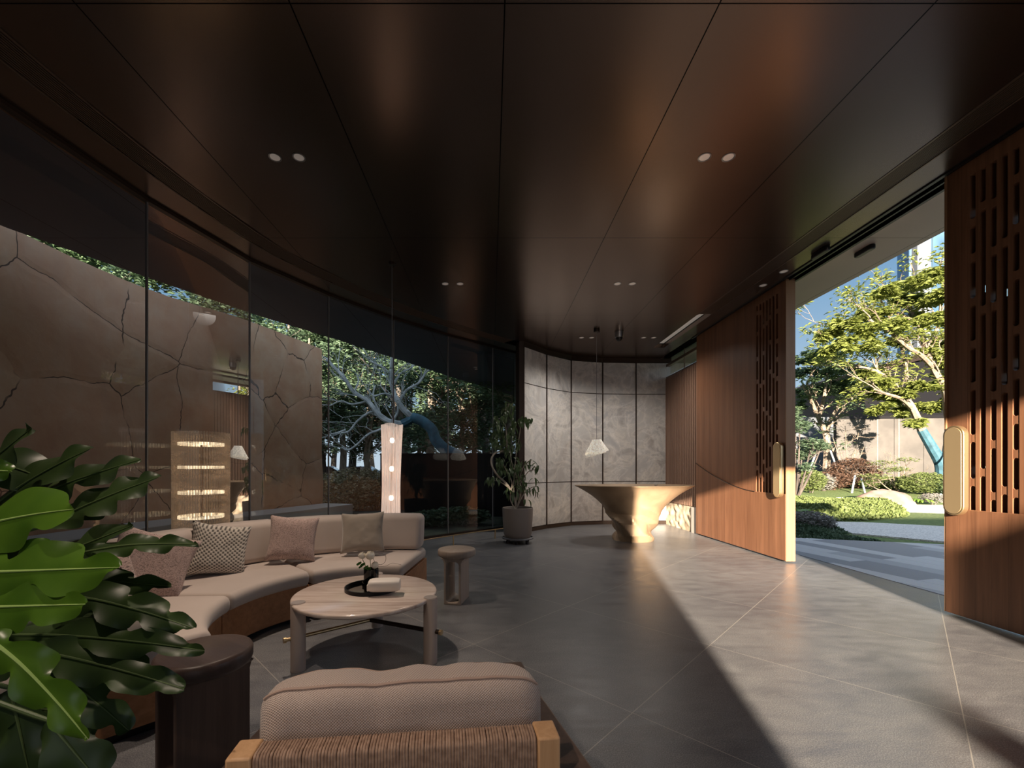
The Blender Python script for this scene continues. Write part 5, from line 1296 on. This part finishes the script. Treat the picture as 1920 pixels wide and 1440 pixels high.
# open small tree with layered light green twigs
def small_tree(name, base, tiers, leafm, barkm, label, n=60, size=.10, rad=.05, seed=1, twig=True):
    t = thing(name, label, 'tree'); rnd = random.Random(seed); w_ = MB(); cl = []; tips = []
    B = at(base[0], base[1], base[2])
    for (px, py, rx, rz, m_) in tiers:
        c = at(px, py, base[2]+rnd.uniform(-.6, .6)); midp = B.lerp(c, .5)+V((0, 0, -.12)); Pp = smooth_path([B, midp, c], 5); w_.tube(Pp, [rad*(1-.75*i/len(Pp)) for i in range(len(Pp))], 6)
        if twig:
            for k in range(3): twigs(w_, Pp[-4+k], V((rnd.uniform(-1, 1), rnd.uniform(-1, 1), rnd.uniform(-.2, .8))), rx*base[2]/FPX*.9, rad*.3, 2, rnd, tips, .7, .15)
        cl.append((c, rx*base[2]/FPX, rx*base[2]/FPX*.8, rz*base[2]/FPX, m_))
    w_.build('trunk', barkm, t)
    if leafm: quick(leaf_cloud(cl, size, rnd, .5), 'foliage', leafm, t)
    rebase(t, B); return t
small_tree('young_tree', (1685, 925, 17.8), [(1640, 893, 26, 6, 260), (1672, 880, 22, 6, 240), (1655, 868, 26, 5, 200), (1700, 862, 22, 5, 160), (1690, 880, 16, 6, 150), (1622, 905, 14, 6, 160)], 'hedge_leaf', 'bark_pale', 'small spreading sapling with layered light green foliage above the boulder', seed=4, rad=.035, size=.09)
small_tree('bare_shrub', (1590, 900, 20.0), [(1560, 815, 20, 20, 60), (1585, 800, 20, 20, 60), (1610, 812, 18, 20, 60), (1575, 840, 26, 20, 60), (1600, 845, 20, 14, 60), (1620, 838, 12, 12, 50)], 'dusty_leaf', 'bark_pale', 'pale twiggy bare shrub in front of the grey wall', seed=6, rad=.03, size=.07)
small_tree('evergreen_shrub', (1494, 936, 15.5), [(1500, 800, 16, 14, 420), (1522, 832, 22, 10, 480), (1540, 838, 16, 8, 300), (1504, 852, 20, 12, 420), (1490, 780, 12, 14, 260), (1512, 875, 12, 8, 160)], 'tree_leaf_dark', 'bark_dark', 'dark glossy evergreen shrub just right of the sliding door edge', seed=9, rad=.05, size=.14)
# main trees
def big_tree(label, Y, wraps, limbs, clumps, leafm, seed, size, per, barkm='bark_pale', wr=.26, squash=.42):
    t = thing('garden_tree', label, 'tree'); rnd = random.Random(seed); tips = []
    if wraps:
        w_ = MB()
        for (pts, r) in wraps: Pp = smooth_path([at(x, y, Y+dy) for x, y, dy in pts], 6); w_.tube(Pp, [r*(1-.45*i/len(Pp)) for i in range(len(Pp))], 10)
        w_.build('wrapped_trunk', 'blue_wrap', t)
    b_ = MB()
    for (pts, r) in limbs:
        Pp = smooth_path([at(x, y, Y+dy) for x, y, dy in pts], 5); b_.tube(Pp, [r*(1-.7*i/len(Pp))+.008 for i in range(len(Pp))], 7)
        for k in range(4, len(Pp), 3):
            d = (Pp[k]-Pp[k-1]).normalized(); nd = (d+V((rnd.uniform(-1, 1), rnd.uniform(-1, 1), rnd.uniform(-.2, 1)))*.7).normalized(); twigs(b_, Pp[k], nd, rnd.uniform(.6, 1.3), r*.3, 2, rnd, tips, .6, .2)
    b_.build('limbs', barkm, t); cl = [(p, .45, .45, .22, 14) for p in tips]
    for (px, py, rx) in clumps:
        c = at(px, py, Y+rnd.uniform(-1.3, 1.3)); rr = rx*Y/FPX
        for q in range(7):
            cc = c+V((rnd.uniform(-1, 1)*rr*.8, rnd.uniform(-1, 1)*rr*.8, rnd.uniform(-1, 1)*rr*squash)); s = rr*rnd.uniform(.30, .48); cl.append((cc, s, s, s*.62, int(per*1.4)//7))
    quick(leaf_cloud(cl, size, rnd, .45, .25, .42), 'foliage', leafm, t); rebase(t, at((wraps or limbs)[0][0][0][0], (wraps or limbs)[0][0][0][1], Y)); return t
big_tree('large sunlit garden tree with blue-wrapped lower trunk and airy yellow-green crown', 17.5,
    [([(1768, 922, 0), (1768, 890, 0), (1764, 868, 0), (1748, 840, 0), (1728, 806, 0)], .27), ([(1770, 915, 0), (1776, 870, .2), (1780, 830, .2), (1784, 800, .2)], .25)],
    [([(1729, 808, 0), (1718, 780, 0), (1705, 755, 0), (1680, 725, .3), (1650, 700, .6), (1625, 690, .6)], .14), ([(1712, 768, 0), (1690, 748, -.3), (1660, 738, -.6), (1640, 730, -1)], .08), ([(1784, 802, .2), (1776, 760, .2), (1772, 730, .2), (1750, 690, .2), (1735, 650, .4), (1725, 610, .6), (1700, 570, .8)], .16),
     ([(1772, 732, .2), (1785, 690, .3), (1795, 650, .4), (1790, 600, .4)], .13), ([(1750, 690, .2), (1725, 665, -.2), (1700, 650, -.6), (1665, 620, -.8), (1630, 600, -.9)], .09), ([(1735, 650, .3), (1760, 610, .6), (1765, 560, .8), (1770, 520, .8)], .08), ([(1705, 755, 0), (1700, 700, .3), (1690, 650, .5), (1670, 600, .5), (1650, 560, .4)], .07), ([(1725, 612, .6), (1690, 590, .5), (1650, 590, .4), (1600, 610, .2), (1565, 625, 0)], .06)],
    [(1785, 505, 26), (1755, 520, 28), (1720, 530, 24), (1690, 538, 24), (1665, 545, 18), (1700, 562, 26), (1740, 560, 24), (1780, 555, 24), (1640, 588, 24), (1612, 592, 20), (1590, 608, 20), (1562, 618, 20), (1545, 632, 14), (1625, 620, 26), (1660, 612, 26), (1700, 600, 22), (1740, 600, 22), (1778, 598, 24), (1600, 640, 24), (1640, 650, 22), (1680, 640, 20), (1770, 640, 24), (1745, 660, 18), (1785, 680, 18), (1575, 655, 18), (1645, 722, 22), (1625, 735, 16), (1670, 745, 22), (1700, 738, 22), (1730, 725, 18), (1765, 712, 20), (1650, 765, 18), (1685, 772, 20), (1745, 760, 22), (1785, 750, 18), (1720, 790, 16), (1620, 700, 14)],
    'tree_leaf_sunny', 51, .22, 560)
big_tree('smaller cooler green garden tree with pale forked trunk, beside the sliding door edge', 22.0, None,
    [([(1547, 912, 0), (1550, 860, 0), (1550, 828, 0), (1545, 805, 0), (1535, 785, 0), (1520, 750, 0), (1505, 720, 0)], .17), ([(1549, 815, 0), (1556, 790, .2), (1570, 765, .2), (1580, 735, .4), (1590, 700, .4)], .12), ([(1535, 785, 0), (1545, 745, -.3), (1550, 700, -.3), (1545, 660, -.3)], .09), ([(1570, 765, .2), (1595, 750, .2), (1610, 730, .3)], .06)],
    [(1508, 672, 20), (1535, 668, 22), (1565, 668, 22), (1498, 700, 20), (1525, 698, 22), (1555, 700, 24), (1588, 690, 22), (1605, 712, 20), (1575, 722, 22), (1545, 730, 20), (1510, 735, 20), (1600, 742, 16), (1495, 760, 16)],
    'tree_leaf_cool', 52, .22, 460)
# support stakes
def stake(a, b_, label):
    A, B = at(*a), at(*b_); mb = MB(); mb.tube([A, B], 0.035, 8); tag(mb.build('support_stake', 'stake_paint'), label, 'stake', 'slim support stakes leaning on the garden trees')
mat('stake_paint', (0.55, 0.60, 0.62), .5)
stake((1763, 928, 16.6), (1788, 812, 17.2), 'pale stake leaning against the large blue-wrapped tree'); stake((1509, 905, 19), (1529, 852, 19.4), 'pale stake leaning near the dark evergreen shrub')
stake((1597, 925, 17.5), (1603, 892, 18.4), 'pale short stake under the russet shrub, left one'); stake((1622, 925, 17.5), (1615, 898, 18.4), 'pale short stake under the russet shrub, right one'); stake((1570, 880, 20), (1557, 845, 20.3), 'pale stake leaning right of the forked garden tree')
mb = MB(); q = at(1574, 935, 15.5); mb.box(q.x-.09, q.x+.09, q.y-.06, q.y+.06, .0, q.z+.05); tag(mb.build('garden_light', 'white_plastic', bevel=.01), 'small pale box-shaped garden light at the edge of the ground cover', 'light')
# garden walls
noisy('grey_render', (0.085, 0.095, 0.11), (0.11, 0.12, 0.135), 1.5, .85, 4); noisy('grey_cladding', (0.055, 0.050, 0.046), (0.085, 0.077, 0.070), 1.2, .7, 4)
mb = MB(); mb.box(15, 24.0, 27.6, 28.0, .2, 1.3+(HOR-782)/FPX*27.6); tag(mb.build('garden_wall', 'grey_render', smooth=False), 'plain bluish grey garden wall behind the forked tree', 'wall')
t = thing('panel_wall', 'grey panelled garden wall with tree shadows across it', 'wall')
a, b_ = V((19.2, 23.4, 0)), V((31, 22.0, 0)); d = (b_-a).normalized(); T = Matrix.Translation(a) @ Matrix.Rotation(math.atan2(d.y, d.x), 4, 'Z')
for k in range(8): mb = MB(); mb.box(k*1.45+.01, k*1.45+1.44, 0, .25, .2, 4.05, T); mb.build('panel', 'grey_cladding', t, smooth=False)
mb = MB(); mb.box(-.05, 11.7, -.05, .3, 4.05, 4.2, T); mb.build('coping', 'black_metal', t, smooth=False)
mb = MB(); mb.box(0, 11.6, .02, .24, .2, 4.05, T); mb.build('core', 'black_metal', t, smooth=False)
for x in (2.04, 3.1): mb = MB(); mb.box(x, x+.03, -.03, 0, .3, 4.0, T); mb.build('strip', 'pale_ledge', t, smooth=False)
rebase(t, (19.2, 23.4, 0))
# dark pavilion with a canted roof
t = thing('dark_pavilion', 'dark angular pavilion roof above the grey garden wall', 'building')
Yp = 30; Tm = Matrix(((1, 0, 0, 0), (0, 0, 1, Yp), (0, 1, 0, 0), (0, 0, 0, 1)))
def pz(px, py): return ((px-PX0)/FPX*Yp, EYE+(HOR-py)/FPX*Yp)
mb = MB(); mb.prism([pz(1613, 696), pz(1720, 664), pz(1860, 640), pz(1860, 655), pz(1722, 676), pz(1618, 704)], 0, 9, Tm); mb.build('roof_slab', 'dark_bronze', t, smooth=False)
mb = MB(); mb.prism([pz(1620, 704), pz(1722, 677), pz(1860, 655), pz(1860, 913), pz(1655, 913)], .3, 9, Tm); mb.build('body', 'black_metal', t, smooth=False)
rebase(t, (pz(1650, 800)[0], Yp, 0))
# tower
m, nt, b = new_mat('tower_glass'); g = nt.nodes.new('ShaderNodeNewGeometry'); s = nt.nodes.new('ShaderNodeSeparateXYZ'); nt.links.new(g.outputs['Position'], s.inputs[0])
fz = mth(nt, 'LESS_THAN', mth(nt, 'FRACT', mth(nt, 'DIVIDE', s.outputs[2], 3.6)), .06); fx = mth(nt, 'LESS_THAN', mth(nt, 'FRACT', mth(nt, 'DIVIDE', s.outputs[0], 1.5)), .07)
nn = nz(nt, coords(nt, (1, 1, .3), geo=True), .25, 3); cc = mix(nt, mth(nt, 'MAXIMUM', fz, fx), ramp(nt, nn.outputs[0], [(.4, (0.03, 0.07, 0.12)), (.6, (0.08, 0.16, 0.26))]), (0.03, 0.05, 0.07)); nt.links.new(cc, b.inputs['Base Color']); b.inputs['Roughness'].default_value = .15; b.inputs['Specular IOR Level'].default_value = 1.0; M['tower_glass'] = m
t = thing('glass_tower', 'tall blue glass office tower rising behind the garden tree', 'building'); Yt = 60; x0 = (1733-PX0)/FPX*Yt
mb = MB(); pl = [(x0+14*(1-math.cos(R(90*k/10))), Yt+4-4*math.sin(R(90*k/10))) for k in range(11)]+[(x0+30, Yt), (x0+30, Yt+24), (x0+18, Yt+18)]; mb.prism(pl, 0, 60); mb.build('glass_body', 'tower_glass', t, smooth=False)
mb = MB(); mb.box((1720-PX0)/FPX*Yt, x0, Yt, Yt+0.8, 0, 60); mb.build('side_wall', 'grey_render', t, smooth=False); rebase(t, (x0, Yt, 0))
